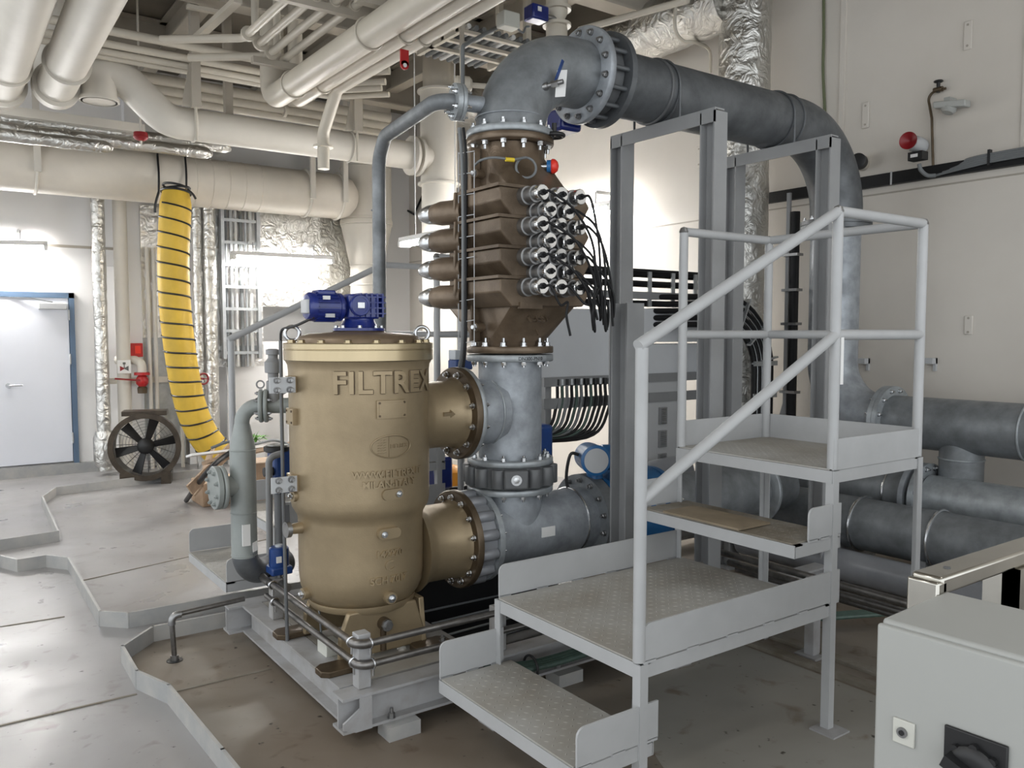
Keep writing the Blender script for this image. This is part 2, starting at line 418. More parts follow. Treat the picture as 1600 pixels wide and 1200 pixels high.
# the stained bay inside the kerb that carries the filter skid
K3 = [(3.2, 4.50), (0.92, 4.50), (0.74, 4.30), (0.735, 3.94), (0.815, 3.70), (0.84, 3.0), (0.90, 1.2)]
b = MB(); poly = [(x, y) for x, y in K3] + [(0.9, 0.6), (RX, 0.6), (RX, 4.5)]
b.prism(poly, (0, 0, 0), (1, 0, 0), (0, 1, 0), 0.003); ST(b, 'floor', 'floor_brown')
b = MB(); b.prism([(1.9, 0.6), (3.37, 0.6), (3.37, 2.86), (2.8, 2.86), (2.35, 2.45), (2.08, 1.9)], (0, 0, 0.003), (1, 0, 0), (0, 1, 0), 0.002); ST(b, 'floor', 'floor_grey')
def seam(p0, p1):
    b = MB(); b.bar(p0, p1, 0.012, 0.006); P(b, 'weld_seam', 'tread_dusty', fl)
seam((-3, 3.9, 0.001), (0.72, 3.88, 0.001)); seam((0.84, 3.80, 0.004), (1.30, 3.80, 0.004)); seam((0.78, 5.9, 0.001), (2.6, 6.4, 0.001))
seam((-2.4, 5.4, 0.001), (0.6, 5.2, 0.001))
# walls
b = MB().box(RX, RX + 0.1, -2.5, BY + 0.2, 0, CEIL); wr = ST(b, 'wall_right', 'wall')
b = MB().box(-4, RX, BY, BY + 0.1, 0, CEIL); wb = ST(b, 'wall_back', 'wall_white')
b = MB().box(-4, RX, -2.5, BY, CEIL, CEIL + 0.1); ce = ST(b, 'ceiling', 'ceiling')
def wr_part(name, m, y0, y1, z0, z1, t): P(MB().box(RX - t, RX, y0, y1, z0, z1), name, m, wr)
wr_part('plate_seam', 'cream_dark', 0.5, BY, 2.615, 2.625, 0.008)
wr_part('plate_seam', 'wall', 3.72, 3.76, 0, CEIL, 0.02); wr_part('plate_seam', 'wall', 2.45, 2.47, 2.72, CEIL, 0.012)
P(MB().box(-4, 3.2, BY - 0.012, BY, 2.57, 2.60), 'plate_seam', 'cream_dark', wb)
for x in (1.98, 2.62): P(MB().box(x, x + 0.16, BY - 0.14, BY, 0, CEIL), 'stiffener', 'wall_white', wb)
P(MB().box(1.75, 4.2, BY - 0.05, BY, 2.38, 2.50), 'stringer', 'wall_white', wb)
b = MB().box(-4, 0.49, BY - 0.06, BY, 0, 0.12).box(0.49, 1.72, BY - 0.07, BY, 0, 0.12); ST(b, 'baseboard_back', 'kerb')
# deck kerbs (upright steel strips)
def kerb(pts, h=0.085, t=0.014):
    b = MB()
    for a, c in zip(pts[:-1], pts[1:]):
        a = Vector((*a, h / 2)); c = Vector((*c, h / 2)); d = (c - a).normalized() * t * 0.4
        b.bar(a - d, c + d, t, h)
    return b
ST(kerb([(-3.6, 6.9), (0.43, 7.08), (0.80, 7.14), (0.86, 8.75), (1.02, 9.2), (2.6, 9.5)]), 'trim_1', 'kerb')
ST(kerb([(-3.6, 6.6), (0.38, 6.58), (0.47, 6.38), (0.64, 6.40), (0.755, 6.24), (0.74, 4.92), (0.86, 4.80), (2.3, 4.80)]), 'trim_2', 'kerb')
ST(kerb(K3), 'trim_3', 'kerb')
for i, x in enumerate((3.39, 3.56)): ST(MB().box(x, x + 0.06, 0.6, 2.84, 0.003, 0.022), 'trim_%d' % (12 + i), 'tread_dusty')
# ceiling girders and frames
def girder(name, p0, p1, h, wd):
    b = MB(); b.ibeam(p0, p1, h, wd, 0.02, 0.014); return ST(b, name, 'beam')
for i, y in enumerate((5.2, 7.0, 8.9)): girder('trim_%d' % (4 + i), (-4, y, CEIL - 0.22), (RX, y, CEIL - 0.22), 0.42, 0.18)
for i, x in enumerate((0.2, 1.35, 2.1, 3.55, 4.6)): girder('trim_%d' % (7 + i), (x, -1, CEIL - 0.14), (x, BY, CEIL - 0.14), 0.26, 0.14)
# door in the back wall
dz = 0.14; dx1 = 1.42; dx0 = dx1 - 0.92
b = MB().box(dx1 - 0.055, dx1, BY - 0.05, BY, dz - 0.02, 2.06).box(dx0, dx0 + 0.055, BY - 0.05, BY, dz - 0.02, 2.06).box(dx0, dx1, BY - 0.05, BY, 2.0, 2.06)
dr = ST(b, 'door_1', 'door_blue')
P(MB().box(dx0 + 0.055, dx1 - 0.06, BY - 0.04, BY, dz, 2.0), 'door_leaf', 'door_white', dr, bev=0.004)
P(MB().box(dx0 + 0.05, dx1 - 0.055, BY - 0.055, BY, dz - 0.03, dz - 0.005), 'threshold', 'steel_dull', dr)
b = MB().box(dx1 - 0.36, dx1 - 0.08, BY - 0.10, BY - 0.04, 1.87, 1.94); cl = P(b, 'door_closer', 'label_grey', dr, bev=0.006)
b = MB().bar((dx1 - 0.22, BY - 0.09, 1.95), (dx1 - 0.42, BY - 0.07, 1.985), 0.012, 0.012).bar((dx1 - 0.42, BY - 0.07, 1.985), (dx1 - 0.62, BY - 0.045, 1.995), 0.012, 0.012); P(b, 'closer_arm', 'steel_dull', cl)
hp = Vector((dx0 + 0.25, BY - 0.04, 1.03))
b = MB().disc(hp, (0, -1, 0), 0.028, 0.012); b.tube(fillet([hp, hp + Vector((0, -0.05, 0)), hp + Vector((0.13, -0.05, 0))], 0.015), 0.009, 10); P(b, 'door_handle', 'steel', dr)
for z in (0.35, 1.25, 1.75):
    P(MB().cyl((dx1 - 0.06, BY - 0.05, z), (dx1 - 0.06, BY - 0.05, z + 0.12), 0.011, seg=10), 'hinge', 'label_grey', dr)

# ================================================================== ACCESS STAIRS
def stairs(name, label, x0, y0, y1, rail_y, far):
    """x0 = front edge of the landing; steps climb towards +X; y0..y1 across."""
    st = thing(name, label, 'stairs', (x0 + 0.5, (y0 + y1) / 2, 0))
    tb = 0.008; G = 'stair_grey'
    xe = x0 + 1.04; xu = xe + 0.66
    def tear(xa, xb, ya, yb, z):
        b = MB(); dx = 0.034; i = 0; x = xa + 0.03
        while x < xb - 0.02:
            j = 0; y = ya + 0.03
            while y < yb - 0.02:
                s = 1 if (i + j) % 2 else -1
                d = Vector((1, s, 0)).normalized(); n = Vector((-d.y, d.x, 0)); c = Vector((x, y, z))
                L_, W_ = 0.010, 0.0035
                b.add([c - d * L_, c - n * W_, c + d * L_, c + n * W_, c + ZAX * 0.0016], [(0, 1, 4), (1, 2, 4), (2, 3, 4), (3, 0, 4)])
                y += dx; j += 1
            x += dx; i += 1
        return b
    def deck(xa, xb, z, m, tears=True, front=True):
        p = P(MB().box(xa, xb, y0 + 0.013, y1 - 0.013, z - 0.006, z), 'tread_plate', m, st)
        if tears: P(tear(xa, xb, y0 + 0.022, y1 - 0.022, z), 'tread_pattern', m, p, kind='stuff')
        b = MB(); a = 0.05
        b.angle((xa - 0.004, y0, z - 0.007), (xa - 0.004, y1, z - 0.007), a, 0.006, (1, 0, 0), (0, 0, -1))
        b.angle((xb + 0.004, y0, z - 0.007), (xb + 0.004, y1, z - 0.007), a, 0.006, (-1, 0, 0), (0, 0, -1))
        b.angle((xa, y0, z - 0.007), (xb, y0, z - 0.007), a, 0.006, (0, 1, 0), (0, 0, -1))
        b.angle((xa, y1, z - 0.007), (xb, y1, z - 0.007), a, 0.006, (0, -1, 0), (0, 0, -1))
        P(b, 'edge_frame', G, st)
        return p
    def toe(xa, xb, y, z, h=0.125, notch=True):
        r = 0.03; pts = [(0, 0), (xb - xa, 0), (xb - xa, h)]
        for k in range(5):
            a = PI / 2 + PI / 2 * k / 4
            pts.append((r + r * math.cos(a), h - r + r * math.sin(a)))
        b = MB(); b.prism(pts, (xa, y + tb / 2, z + 0.001), (1, 0, 0), (0, 0, 1), tb); t_ = P(b, 'toe_board', G, st)
        if not far:
            n = max(2, int((xb - xa) / 0.19)); dy = -tb / 2 if y == y0 else -tb / 2
            for k in range(n + 1):
                c_ = xa + 0.03 + (xb - xa - 0.06) * k / n; P(MB().box(c_ - 0.028, c_ + 0.028, y - tb / 2, y + tb / 2, z - 0.008, z + 0.003), 'weld_stitch', G, t_)
    # bottom step, landing, middle step, upper platform
    z1, z2, z3, z4 = 0.26, 0.53, 0.80, 1.065
    deck(x0 - 0.27, x0 + 0.06, z1, 'tread_grey'); deck(x0, xe + 0.02, z2, 'tread_grey'); deck(xe - 0.23, xe + 0.06, z3, 'tread_dusty', not far); deck(xe, xu, z4, 'tread_grey')
    toe(x0 - 0.27, x0 + 0.08, y0, z1); toe(x0 - 0.27, x0 + 0.03, y1, z1, 0.14)
    toe(x0 + 0.01, xe + 0.06, y0, z2); toe(x0 + 0.01, xe, y1, z2, 0.13)
    toe(xe - 0.15, xe + 0.06, y0, z3); toe(xe - 0.23, xe + 0.02, y1, z3)
    P(MB().box(xe, xu, y0 - tb / 2, y0 + tb / 2, z4 - 0.005, z4 + 0.12), 'toe_board', G, st)
    P(MB().box(xe, xu, y1 - tb / 2, y1 + tb / 2, z4 - 0.005, z4 + 0.12), 'toe_board', G, st)
    P(MB().box(xu - tb / 2, xu + tb / 2, y0, y1, z4 - 0.005, z4 + 0.12), 'toe_board', G, st)
    zr = 2.075; zm = 1.595; r = 0.021
    def leg(x, y, z, sx, sy, pad=True):
        b = MB(); b.angle((x, y, 0), (x, y, z), 0.036, 0.006, (sx, 0, 0), (0, sy, 0)); o = P(b, 'leg', G, st)
        P(MB().box(x - 0.045, x + 0.065, y - 0.055, y + 0.055, 0, 0.012), 'foot_plate', 'skid_grey', o)
    leg(x0 - 0.007, y0 - 0.007, z2 - 0.008, 1, 1); leg(x0 - 0.007, y1 + 0.007, z2 - 0.008, 1, -1); leg(xe, y0 - 0.007, z4 - 0.008, 1, 1); leg(xe, y1 + 0.007, z4 - 0.008, 1, -1); leg(xu + 0.007, y0 - 0.007, z4 - 0.008, -1, 1); leg(xu + 0.007, y1 + 0.007, z4 - 0.008, -1, -1)
    def post(x, y, za, zb): P(MB().cyl((x, y, za), (x, y, zb), r, seg=16), 'post', G, st)
    def rail(pts, nm='handrail'): P(MB().tube(fillet(pts, 0.0), r, 16), nm, G, st)
    ry = y0 + 0.012 if not far else y1 - 0.012; oy = y1 - 0.012 if not far else y0 + 0.012
    za = 1.56
    post(x0 + 0.005, ry, z2, za - 0.005)
    post(xe + 0.015, ry, z4, zr); post(xu - 0.015, ry, z4, zr); post(xu - 0.015, oy, z4, zr); post(xe + 0.015, oy, z4, zr)
    top = [(x0 - 0.012, ry, za), (xe + 0.015, ry, zr)]; rail(top); rail([(xe + 0.015, ry, zr), (xu - 0.015, ry, zr)]); rail([(xu - 0.015, ry, zr), (xu - 0.015, oy, zr)]); rail([(xu - 0.015, oy, zr), (xe + 0.015, oy, zr)])
    rail([(x0 + 0.005, ry, 1.06), (xe + 0.015, ry, zm)], 'mid_rail'); rail([(xe + 0.015, ry, zm), (xu - 0.015, ry, zm)], 'mid_rail'); rail([(xu - 0.015, ry, zm), (xu - 0.015, oy, zm)], 'mid_rail'); rail([(xu - 0.015, oy, zm), (xe + 0.015, oy, zm)], 'mid_rail')
    for (x, y, z) in ((xe + 0.015, ry, zr), (xu - 0.015, ry, zr), (xu - 0.015, oy, zr), (xe + 0.015, oy, zr)):
        b = MB(); b.lathe([(0.001, -0.024), (0.016, -0.018), (0.0235, 0), (0.016, 0.018), (0.001, 0.024)], (x, y, z), (0, 0, 1), 12); P(b, 'weld_joint', 'steel_dull', st)
    return st, (x0, xe, xu)
stairs('access_stairs', 'light grey steel access stairs with checker plate treads in the right foreground', 1.865, 1.895, 2.72, 1.895, False)
stairs('access_stairs', 'grey steel stairs with sloping handrail standing behind the bronze filter', 1.56, 4.46, 5.22, 5.22, True)
S(MB().box(2.926, 2.944, 1.8835, 1.8865, 1.40, 1.585), 'paper_tag', 'paper', 'white paper strip hanging on the middle post of the near stairs', 'tag')
# wooden board lying on the middle step
b = MB(); c = Vector((2.76, 2.36, 0.808)); b.obox(c, (1, 0.0, 0), (0, 1, 0), (0, 0, 1), 0.20, 0.42, 0.008); S(b, 'wooden_board', 'board_dusty', 'thin dusty board lying on the middle tread of the near stairs', 'board')
# ================================================================== SKID
FX, FY = 1.587, 3.40           # filter axis
CX = 2.413                     # pipe column axis (same Y)
NZU, NZL = 1.215, 0.60         # heights of upper and lower nozzle
sk = thing('skid_frame', 'light grey steel skid frame under the bronze filter', 'frame', (1.9, 3.5, 0))
def sbeam(p0, p1, h=0.14, wd=0.10): P(MB().ibeam(p0, p1, h, wd, 0.011, 0.009), 'beam', 'skid_grey', sk)
zb = 0.13
sbeam((1.345, 2.99, zb), (1.345, 4.21, zb)); sbeam((1.26, 2.93, zb), (4.9, 2.93, zb)); sbeam((1.225, 4.26, zb), (4.9, 4.26, zb)); sbeam((1.90, 2.98, zb), (1.90, 4.21, zb)); sbeam((2.9, 2.98, zb), (2.9, 4.21, zb))
# gusset at the front corner, pads and anchor bolts
b = MB(); b.prism([(0, 0), (0.07, 0), (0.07, 0.13), (0.02, 0.13), (0.02, 0.09), (-0.05, 0.045), (-0.05, 0.02)], (1.31, 2.885, 0.06), (1, 0, 0), (0, 0, 1), 0.01); P(b, 'gusset', 'skid_grey', sk)
for (x, y) in ((1.50, 2.90), (2.35, 2.90), (3.2, 2.90), (1.42, 4.28)):
    p = P(MB().box(x - 0.07, x + 0.07, y - 0.07, y + 0.03, 0.003, 0.06), 'pad', 'kerb', sk)
    bolt_circle(p, (x - 0.03, y - 0.012, 0.072), (0, 0, 1), 0.0, 1, 0.014, 0.02, 0.02, 'steel_dull')
# deck plate and cable glands inside the skid
P(MB().box(1.40, 1.86, 3.0, 4.20, 0.19, 0.20), 'deck_plate', 'tread_grey', sk)
P(MB().box(1.97, 2.86, 3.0, 4.20, 0.10, 0.11), 'deck_plate', 'rubber', sk)
P(MB().box(1.97, 2.84, 3.62, 4.18, 0.11, 0.36), 'dark_mat_shade', 'rubber', sk)  # dark box added to stand for black shadow and rubber mat
b = MB()
for k in range(5): b.tube([(1.99, 3.05 + k * 0.14, 0.13 + 0.015 * k), (2.82, 3.15 + k * 0.12, 0.13 + 0.012 * k)], 0.006, 6)
P(b, 'loose_cable', 'cable_grey', sk)
# corner post and two pipe posts
for (x, y, zt, sy) in ((1.375, 2.955, 0.42, 1), (1.375, 3.93, 0.40, 1), (2.03, 2.955, 0.40, 1), (3.54, 2.40, 0.40, 1)):
    base = 0.2 if y > 2.8 else 0.003
    b = MB(); b.box(x - 0.028, x + 0.028, y - 0.028, y + 0.028, base, zt); o = P(b, 'pipe_post', 'skid_grey', sk, bev=0.004)
    if y < 2.8: P(MB().box(x - 0.06, x + 0.06, y - 0.06, y + 0.06, 0.004, 0.016), 'foot_plate', 'skid_grey', o)
# ------------------------------------------------------------ two small sample pipes round the skid corner
for zz, xo, lab, in ((0.388, 1.335, 'upper of the two thin steel pipes running round the skid corner'), (0.303, 1.345, 'lower of the two thin steel pipes running round the skid corner')):
    yo = 2.905
    pts = [(xo, 3.98, zz), (xo, yo, zz), (3.3, yo, zz)]
    pr_ = thing('small_pipe', lab, 'pipe', (xo, yo, zz - 0.02), 'thin skid pipes')
    P(MB().tube(fillet(pts, 0.045), 0.0145, 14), 'pipe_run', 'pipe_steel', pr_)
    b = MB()
    for p, ax in (((xo, yo + 0.055, zz), (0, 1, 0)), ((xo + 0.055, yo, zz), (1, 0, 0)), ((xo, 3.86, zz), (0, 1, 0)), ((2.0, yo, zz), (1, 0, 0))):
        pv = Vector(p); b = MB().torus(pv, ax, 0.019, 0.0045, 20, 8); b.cyl(pv + Vector((0, 0, -0.02)), pv + Vector((0, 0, -0.05)), 0.005, seg=8); P(b, 'clamp', 'steel', pr_)
    b = MB().tube(fillet([(xo, yo + 0.05, zz), (xo, yo, zz), (xo + 0.05, yo, zz)], 0.045), 0.019, 14); P(b, 'elbow', 'pipe_steel', pr_)
    if zz > 0.35:
        b = MB().cyl((2.32, yo, zz), (2.42, yo, zz), 0.021, seg=14); P(b, 'coupling', 'pipe_steel', pr_)
# ------------------------------------------------------------ junction box on the skid
jx = 1.375; jc = atX(502, 1022, jx)
jb = thing('junction_box', 'small cream junction box with cable gland on the skid by the filter', 'box', (jx, jc.y, 0.2))
P(MB().box(jx, jx + 0.075, jc.y - 0.055, jc.y + 0.045, jc.z - 0.04, jc.z + 0.055), 'housing', 'box_cream', jb, bev=0.004)
P(MB().cyl((jx + 0.02, jc.y - 0.05, jc.z - 0.01), (jx + 0.02, jc.y - 0.08, jc.z - 0.01), 0.012, seg=10), 'cable_gland', 'label_grey', jb)
P(MB().tube(catmull([(jx + 0.02, jc.y - 0.08, jc.z - 0.01), (jx + 0.02, jc.y - 0.10, jc.z - 0.03), (jx + 0.03, jc.y - 0.06, jc.z - 0.07), (jx + 0.04, jc.y + 0.03, jc.z - 0.07), (jx + 0.04, jc.y + 0.08, jc.z - 0.04), (jx + 0.05, jc.y + 0.13, jc.z + 0.1), (jx + 0.06, jc.y + 0.2, jc.z + 0.3)]), 0.005, 8), 'cable', 'cable_grey', jb)
P(MB().box(jx + 0.01, jx + 0.04, jc.y - 0.02, jc.y + 0.02, 0.2, jc.z - 0.04), 'bracket', 'skid_grey', jb)

# ================================================================== FILTER
fv = thing('water_filter', 'large bronze cylindrical water filter with FILTREX lettering', 'filter', (FX, FY, 0.20))
prof = [(0.20, 0.425), (0.235, 0.43), (0.255, 0.455), (0.270, 0.49), (0.276, 0.54), (0.277, 0.60), (0.277, 0.785), (0.281, 0.805), (0.292, 0.825), (0.302, 0.842), (0.307, 0.865), (0.308, 0.90), (0.309, 1.44), (0.312, 1.465), (0.322, 1.483)]
P(MB().lathe(prof, (FX, FY, 0), (0, 0, 1), 72), 'body', 'bronze', fv, sharp=50)
b = MB().lathe([(0.10, 1.48), (0.325, 1.483), (0.328, 1.487), (0.328, 1.529), (0.325, 1.531), (0.325, 1.533), (0.328, 1.535), (0.328, 1.556), (0.324, 1.560), (0.27, 1.560)], (FX, FY, 0), (0, 0, 1), 72)
P(b, 'top_flange', 'bronze_machined', fv, sharp=30)
b = MB().lathe([(0.272, 1.55), (0.268, 1.575), (0.255, 1.59), (0.22, 1.600), (0.12, 1.606), (0.11, 1.612), (0.001, 1.612)], (FX, FY, 0), (0, 0, 1), 64)
lid = P(b, 'lid', 'bronze_lid', fv, sharp=50)
bolt_circle(fv, (FX, FY, 1.558), (0, 0, 1), 0.297, 16, 0.016, 0.014, 0.0, 'bronze_machined')
for a in (R(150), R(-12)):
    c = Vector((FX + 0.292 * math.cos(a), FY + 0.292 * math.sin(a), 1.600)); b = MB().torus(c, (0.4, 0.9, 0), 0.031, 0.0085, 24, 10); b.cyl(c - ZAX * 0.03, c - ZAX * 0.043, 0.014, 0.017, 14); P(b, 'lifting_eye', 'steel', fv)
# right-hand lifting eye seen above the rim is above; base ring and pedestal legs
P(MB().lathe([(0.15, 0.395), (0.232, 0.398), (0.238, 0.41), (0.238, 0.428), (0.22, 0.432)], (FX, FY, 0), (0, 0, 1), 56), 'base_ring', 'bronze', fv)
for yy, s in ((3.205, -1), (3.595, 1)):
    b = MB(); b.prism([(-0.205, 0), (0.225, 0), (0.165, 0.20), (-0.16, 0.20), (-0.20, 0.10)], (FX, yy + 0.014, 0.215), (1, 0, 0), (0, 0, 1), 0.028); P(b, 'leg', 'bronze', fv, bev=0.008)
for xx in (1.775,):
    b = MB(); b.prism([(-0.215, 0), (-0.08, 0), (-0.06, 0.09), (0, 0.125), (0.06, 0.09), (0.08, 0), (0.215, 0), (0.19, 0.2), (-0.19, 0.2)], (xx, FY, 0.215), (0, 1, 0), (0, 0, 1), 0.026); P(b, 'leg', 'bronze', fv, bev=0.004)
for (x, y) in ((1.36, 3.15), (1.36, 3.66), (1.80, 3.15), (1.80, 3.66)):
    f = P(MB().prism([(-0.09, -0.03), (-0.06, -0.055), (0.06, -0.055), (0.09, -0.03), (0.09, 0.03), (0.06, 0.055), (-0.06, 0.055), (-0.09, 0.03)], (x, y, 0.2), (1, 0, 0), (0, 1, 0), 0.026), 'foot', 'bronze_dark', fv, bev=0.004)
    bolt_circle(f, (x + 0.05, y - 0.02, 0.226), (0, 0, 1), 0, 1, 0.012, 0.016, 0.012, 'steel_dull')
AZ = R(-90); RB = 0.309
def on_cyl(r, az, z): return Vector((FX + r * math.cos(az), FY + r * math.sin(az), z))
def letter(body, size, r, z, az=AZ, extr=0.005, sx=1.0, sp=1.0, name='lettering', bold=0.0):
    b = MB(); text_cyl(b, body, size, FX, FY, r, az, z, extr, sp, sx, bold); P(b, name, 'bronze', fv, sharp=30)
letter('FILTREX', 0.128, RB, 1.392, az=R(-90), extr=0.008, sx=1.03, sp=1.05, bold=0.0026)
b = MB(); outline_cyl(b, 'FILTREX', 0.128, FX, FY, RB + 0.0055, R(-90), 1.392, 0.0023, 1.05, 1.03, 0.0026); P(b, 'letter_shade_outline', 'bronze_dark', fv)  # dark tubes put the recess shadow round the letters into colour
letter('WWW.FILTREX.IT', 0.042, RB, 1.012, az=R(-91), extr=0.008, sx=0.98, bold=0.0009)
letter('MILAN-ITALY', 0.042, RB, 0.970, az=R(-91), extr=0.008, sx=1.0, bold=0.0009)
letter('142270', 0.042, 0.277, 0.665, az=R(-90), extr=0.008, bold=0.0009); letter('C', 0.064, 0.277, 0.612, az=R(-90), extr=0.006, bold=0.001); letter('SCH 7017', 0.042, 0.277, 0.552, az=R(-90), extr=0.008, bold=0.0009)
def plate(az, z, wd, h, t, r, m='bronze', round_=0.012, name='name_plate', rivets=True):
    n = 8; b = MB(); vs = []; fs = []
    for i in range(n + 1):
        a = az + (i / n - 0.5) * wd / r
        for rr, zz in ((r - 0.01, z - h / 2), (r + t, z - h / 2 + 0.002), (r + t, z + h / 2 - 0.002), (r - 0.01, z + h / 2)):
            vs.append(on_cyl(rr, a, zz))
    for i in range(n):
        for k in range(3): fs.append((i * 4 + k, (i + 1) * 4 + k, (i + 1) * 4 + k + 1, i * 4 + k + 1))
    fs += [(0, 1, 2, 3), (n * 4 + 3, n * 4 + 2, n * 4 + 1, n * 4)]
    b.add(vs, fs); o = P(b, name, m, fv, sharp=30)
    if rivets:
        rv = MB()
        for sx in (-1, 1):
            for sz in (-1, 1):
                a = az + sx * (wd / 2 - 0.012) / r; p = on_cyl(r + t, a, z + sz * (h / 2 - 0.012)); rv.disc(p, (math.cos(a), math.sin(a), 0), 0.005, 0.003, 8)
        P(rv, 'rivet', 'bronze_dark', o)
    return o
plate(R(-90), 1.285, 0.135, 0.078, 0.010, RB); plate(R(-90), 1.285, 0.115, 0.060, 0.012, RB, 'bronze', rivets=False)
for z, wd in ((1.385, 0.075), (1.247, 0.075), (0.965, 0.085)): plate(R(180), z, wd, 0.072, 0.02, RB, 'bronze', name='mounting_pad')
for z in (1.385, 0.965):
    b = MB().box(FX - RB - 0.115, FX - RB - 0.005, FY - 0.045, FY - 0.037, z - 0.033, z + 0.033); o = P(b, 'bracket', 'label_grey', fv)
    for dx in (0.03, 0.085):
        for dz_ in (-0.02, 0.02): shared(BOLT[(0.012, 0.016, 0.012, 'steel_dull')], 'bolt', o, (FX - RB - dx, FY - 0.045, z + dz_), ZAX.rotation_difference(Vector((0, -1, 0))))
# elliptical maker's badge
b = MB(); ea, eb = 0.092, 0.047; zc = 1.128; N = 48
ring = [(ea * math.cos(2 * PI * k / N), eb * math.sin(2 * PI * k / N)) for k in range(N)]
b.tube([on_cyl(RB + 0.003, AZ + x / RB, zc + y) for x, y in ring + ring[:1]], 0.003, 6)
b.tube([on_cyl(RB + 0.003, AZ - 0.012 / RB, zc - eb + 0.002), on_cyl(RB + 0.003, AZ - 0.012 / RB, zc + eb - 0.002)], 0.002, 6)
for i in range(6):
    for j in (-1, 0, 1): b.tube([on_cyl(RB + 0.001, AZ + (-0.045 + j * 0.013 - 0.005) / RB, zc - 0.028 + i * 0.011), on_cyl(RB + 0.001, AZ + (-0.045 + j * 0.013 + 0.004) / RB, zc - 0.026 + i * 0.011)], 0.0022, 5)
text_cyl(b, 'FILTREX', 0.024, FX, FY, RB, AZ + 0.036 / RB, zc, 0.003)
P(b, 'badge', 'bronze', fv)
# oblong bosses with plugs
def boss(az, z, r, L_, h, plug_dx, out=0.012, pr=0.014):
    n = 20; pts = []
    for k in range(n):
        a = 2 * PI * k / n; x = math.cos(a) * h / 2 + (L_ / 2 - h / 2) * (1 if math.cos(a) > 0 else -1); pts.append((x, math.sin(a) * h / 2))
    b = MB(); vs = [on_cyl(r - 0.01, az + x * 1.08 / r, z + y * 1.1) for x, y in pts] + [on_cyl(r + out, az + x / r, z + y) for x, y in pts]
    b.add(vs, [tuple(range(n, 2 * n))] + [(i, (i + 1) % n, n + (i + 1) % n, n + i) for i in range(n)]); o = P(b, 'boss', 'bronze', fv)
    a = az + plug_dx / r; d = Vector((math.cos(a), math.sin(a), 0)); p = on_cyl(r + out, a, z)
    q = MB().disc(p, d, pr, 0.006, 16); q.lathe([(pr * 0.55, 0.006), (pr * 0.55, 0.016), (pr * 0.35, 0.018)], p, d, 6); P(q, 'plug', 'steel', o)
boss(R(-90), 0.926, RB, 0.094, 0.046, 0.024); boss(R(-91), 0.755, 0.277, 0.10, 0.046, -0.025, 0.02); boss(R(180), 0.905, RB, 0.06, 0.046, 0.0); boss(R(-90), 0.475, 0.272, 0.05, 0.05, 0.0, 0.022, 0.018)
boss(R(183), 0.475, 0.268, 0.05, 0.05, 0.0, 0.02, 0.018)
# side sight port with valve, drain plug under the body
p = on_cyl(0.27, R(178), 0.76); d = Vector((-1, -0.05, 0)); b = MB().cyl(p, p + d * 0.06, 0.026, 0.022, 16); o = P(b, 'side_port', 'bronze', fv)
b = MB().disc(p + d * 0.06, d, 0.034, 0.02, 20); P(b, 'port_cap', 'steel_dull', o); b = MB().bar(p + d * 0.07 + ZAX * 0.02, p + d * 0.06 + ZAX * 0.10 + Vector((0, 0.03, 0)), 0.02, 0.012); P(b, 'port_lever', 'black', o)
p = Vector((FX + 0.0, 3.19, 0.345)); b = MB().disc(p + Vector((0, -0.035, 0)), (0, 1, 0), 0.028, 0.05, 20); b.cyl(p, p - ZAX * 0.12, 0.014, seg=12); o = P(b, 'drain', 'bronze_dark', fv)
b = MB().lathe([(0.026, 0), (0.026, 0.012), (0.016, 0.014), (0.016, 0.026)], p + Vector((0, -0.035, 0)), (0, -1, 0), 8); P(b, 'plug', 'steel_dull', o)
# nozzles
def nozzle(z, r, xf, rf, n):
    b = MB().lathe([(r + 0.035, 0.24), (r + 0.008, 0.285), (r, 0.31), (r, xf - FX - 0.02), (r + 0.012, xf - FX)], (FX, FY, z), (1, 0, 0), 56); o = P(b, 'nozzle', 'bronze', fv, sharp=50)
    f = P(MB().lathe([(r * 0.8, 0), (rf - 0.005, 0), (rf, 0.006), (rf, 0.03), (r * 0.8, 0.03)], (xf, FY, z), (1, 0, 0), 56, closed=True), 'nozzle_flange', 'bronze_dark', o, sharp=50)
    bolt_circle(o, (xf - 0.002, FY, z), (-1, 0, 0), rf - 0.032, n, 0.013, 0.016, 0.008, 'steel')
    return o
xfu = 2.075; xfl = 2.07
n1 = nozzle(NZU, 0.158, xfu, 0.223, 12); nozzle(NZL, 0.18, xfl, 0.238, 14)
# flow arrow
b = MB(); o_ = Vector((FX + 0.37, FY - 0.145, NZU + 0.02)); b.prism([(-0.03, -0.008), (0.008, -0.008), (0.008, -0.018), (0.032, 0), (0.008, 0.018), (0.008, 0.008), (-0.03, 0.008)], o_, (1, 0, 0), (0, -0.3, 0.95), 0.02); P(b, 'flow_arrow', 'bronze', n1)
# black conduit rod up the filter's left side with cable to the motor
b = MB(); cx, cy = 1.300, 3.60
b.tube(catmull([(cx + 0.008, cy, 0.20), (cx + 0.004, cy, 0.55), (cx, cy, 1.0), (cx, cy, 1.57)], 5), 0.0085, 8); o = S(b, 'conduit', 'valve_grey', 'slim dark conduit standing upright at the left of the bronze filter', 'conduit')
b = MB().tube(catmull([(cx, cy, 1.56), (cx + 0.0, cy - 0.02, 1.615), (cx + 0.02, cy - 0.08, 1.628), (cx + 0.03, cy - 0.15, 1.64), (FX - 0.225, FY - 0.04, 1.67)]), 0.006, 8); P(b, 'cable', 'black', o)

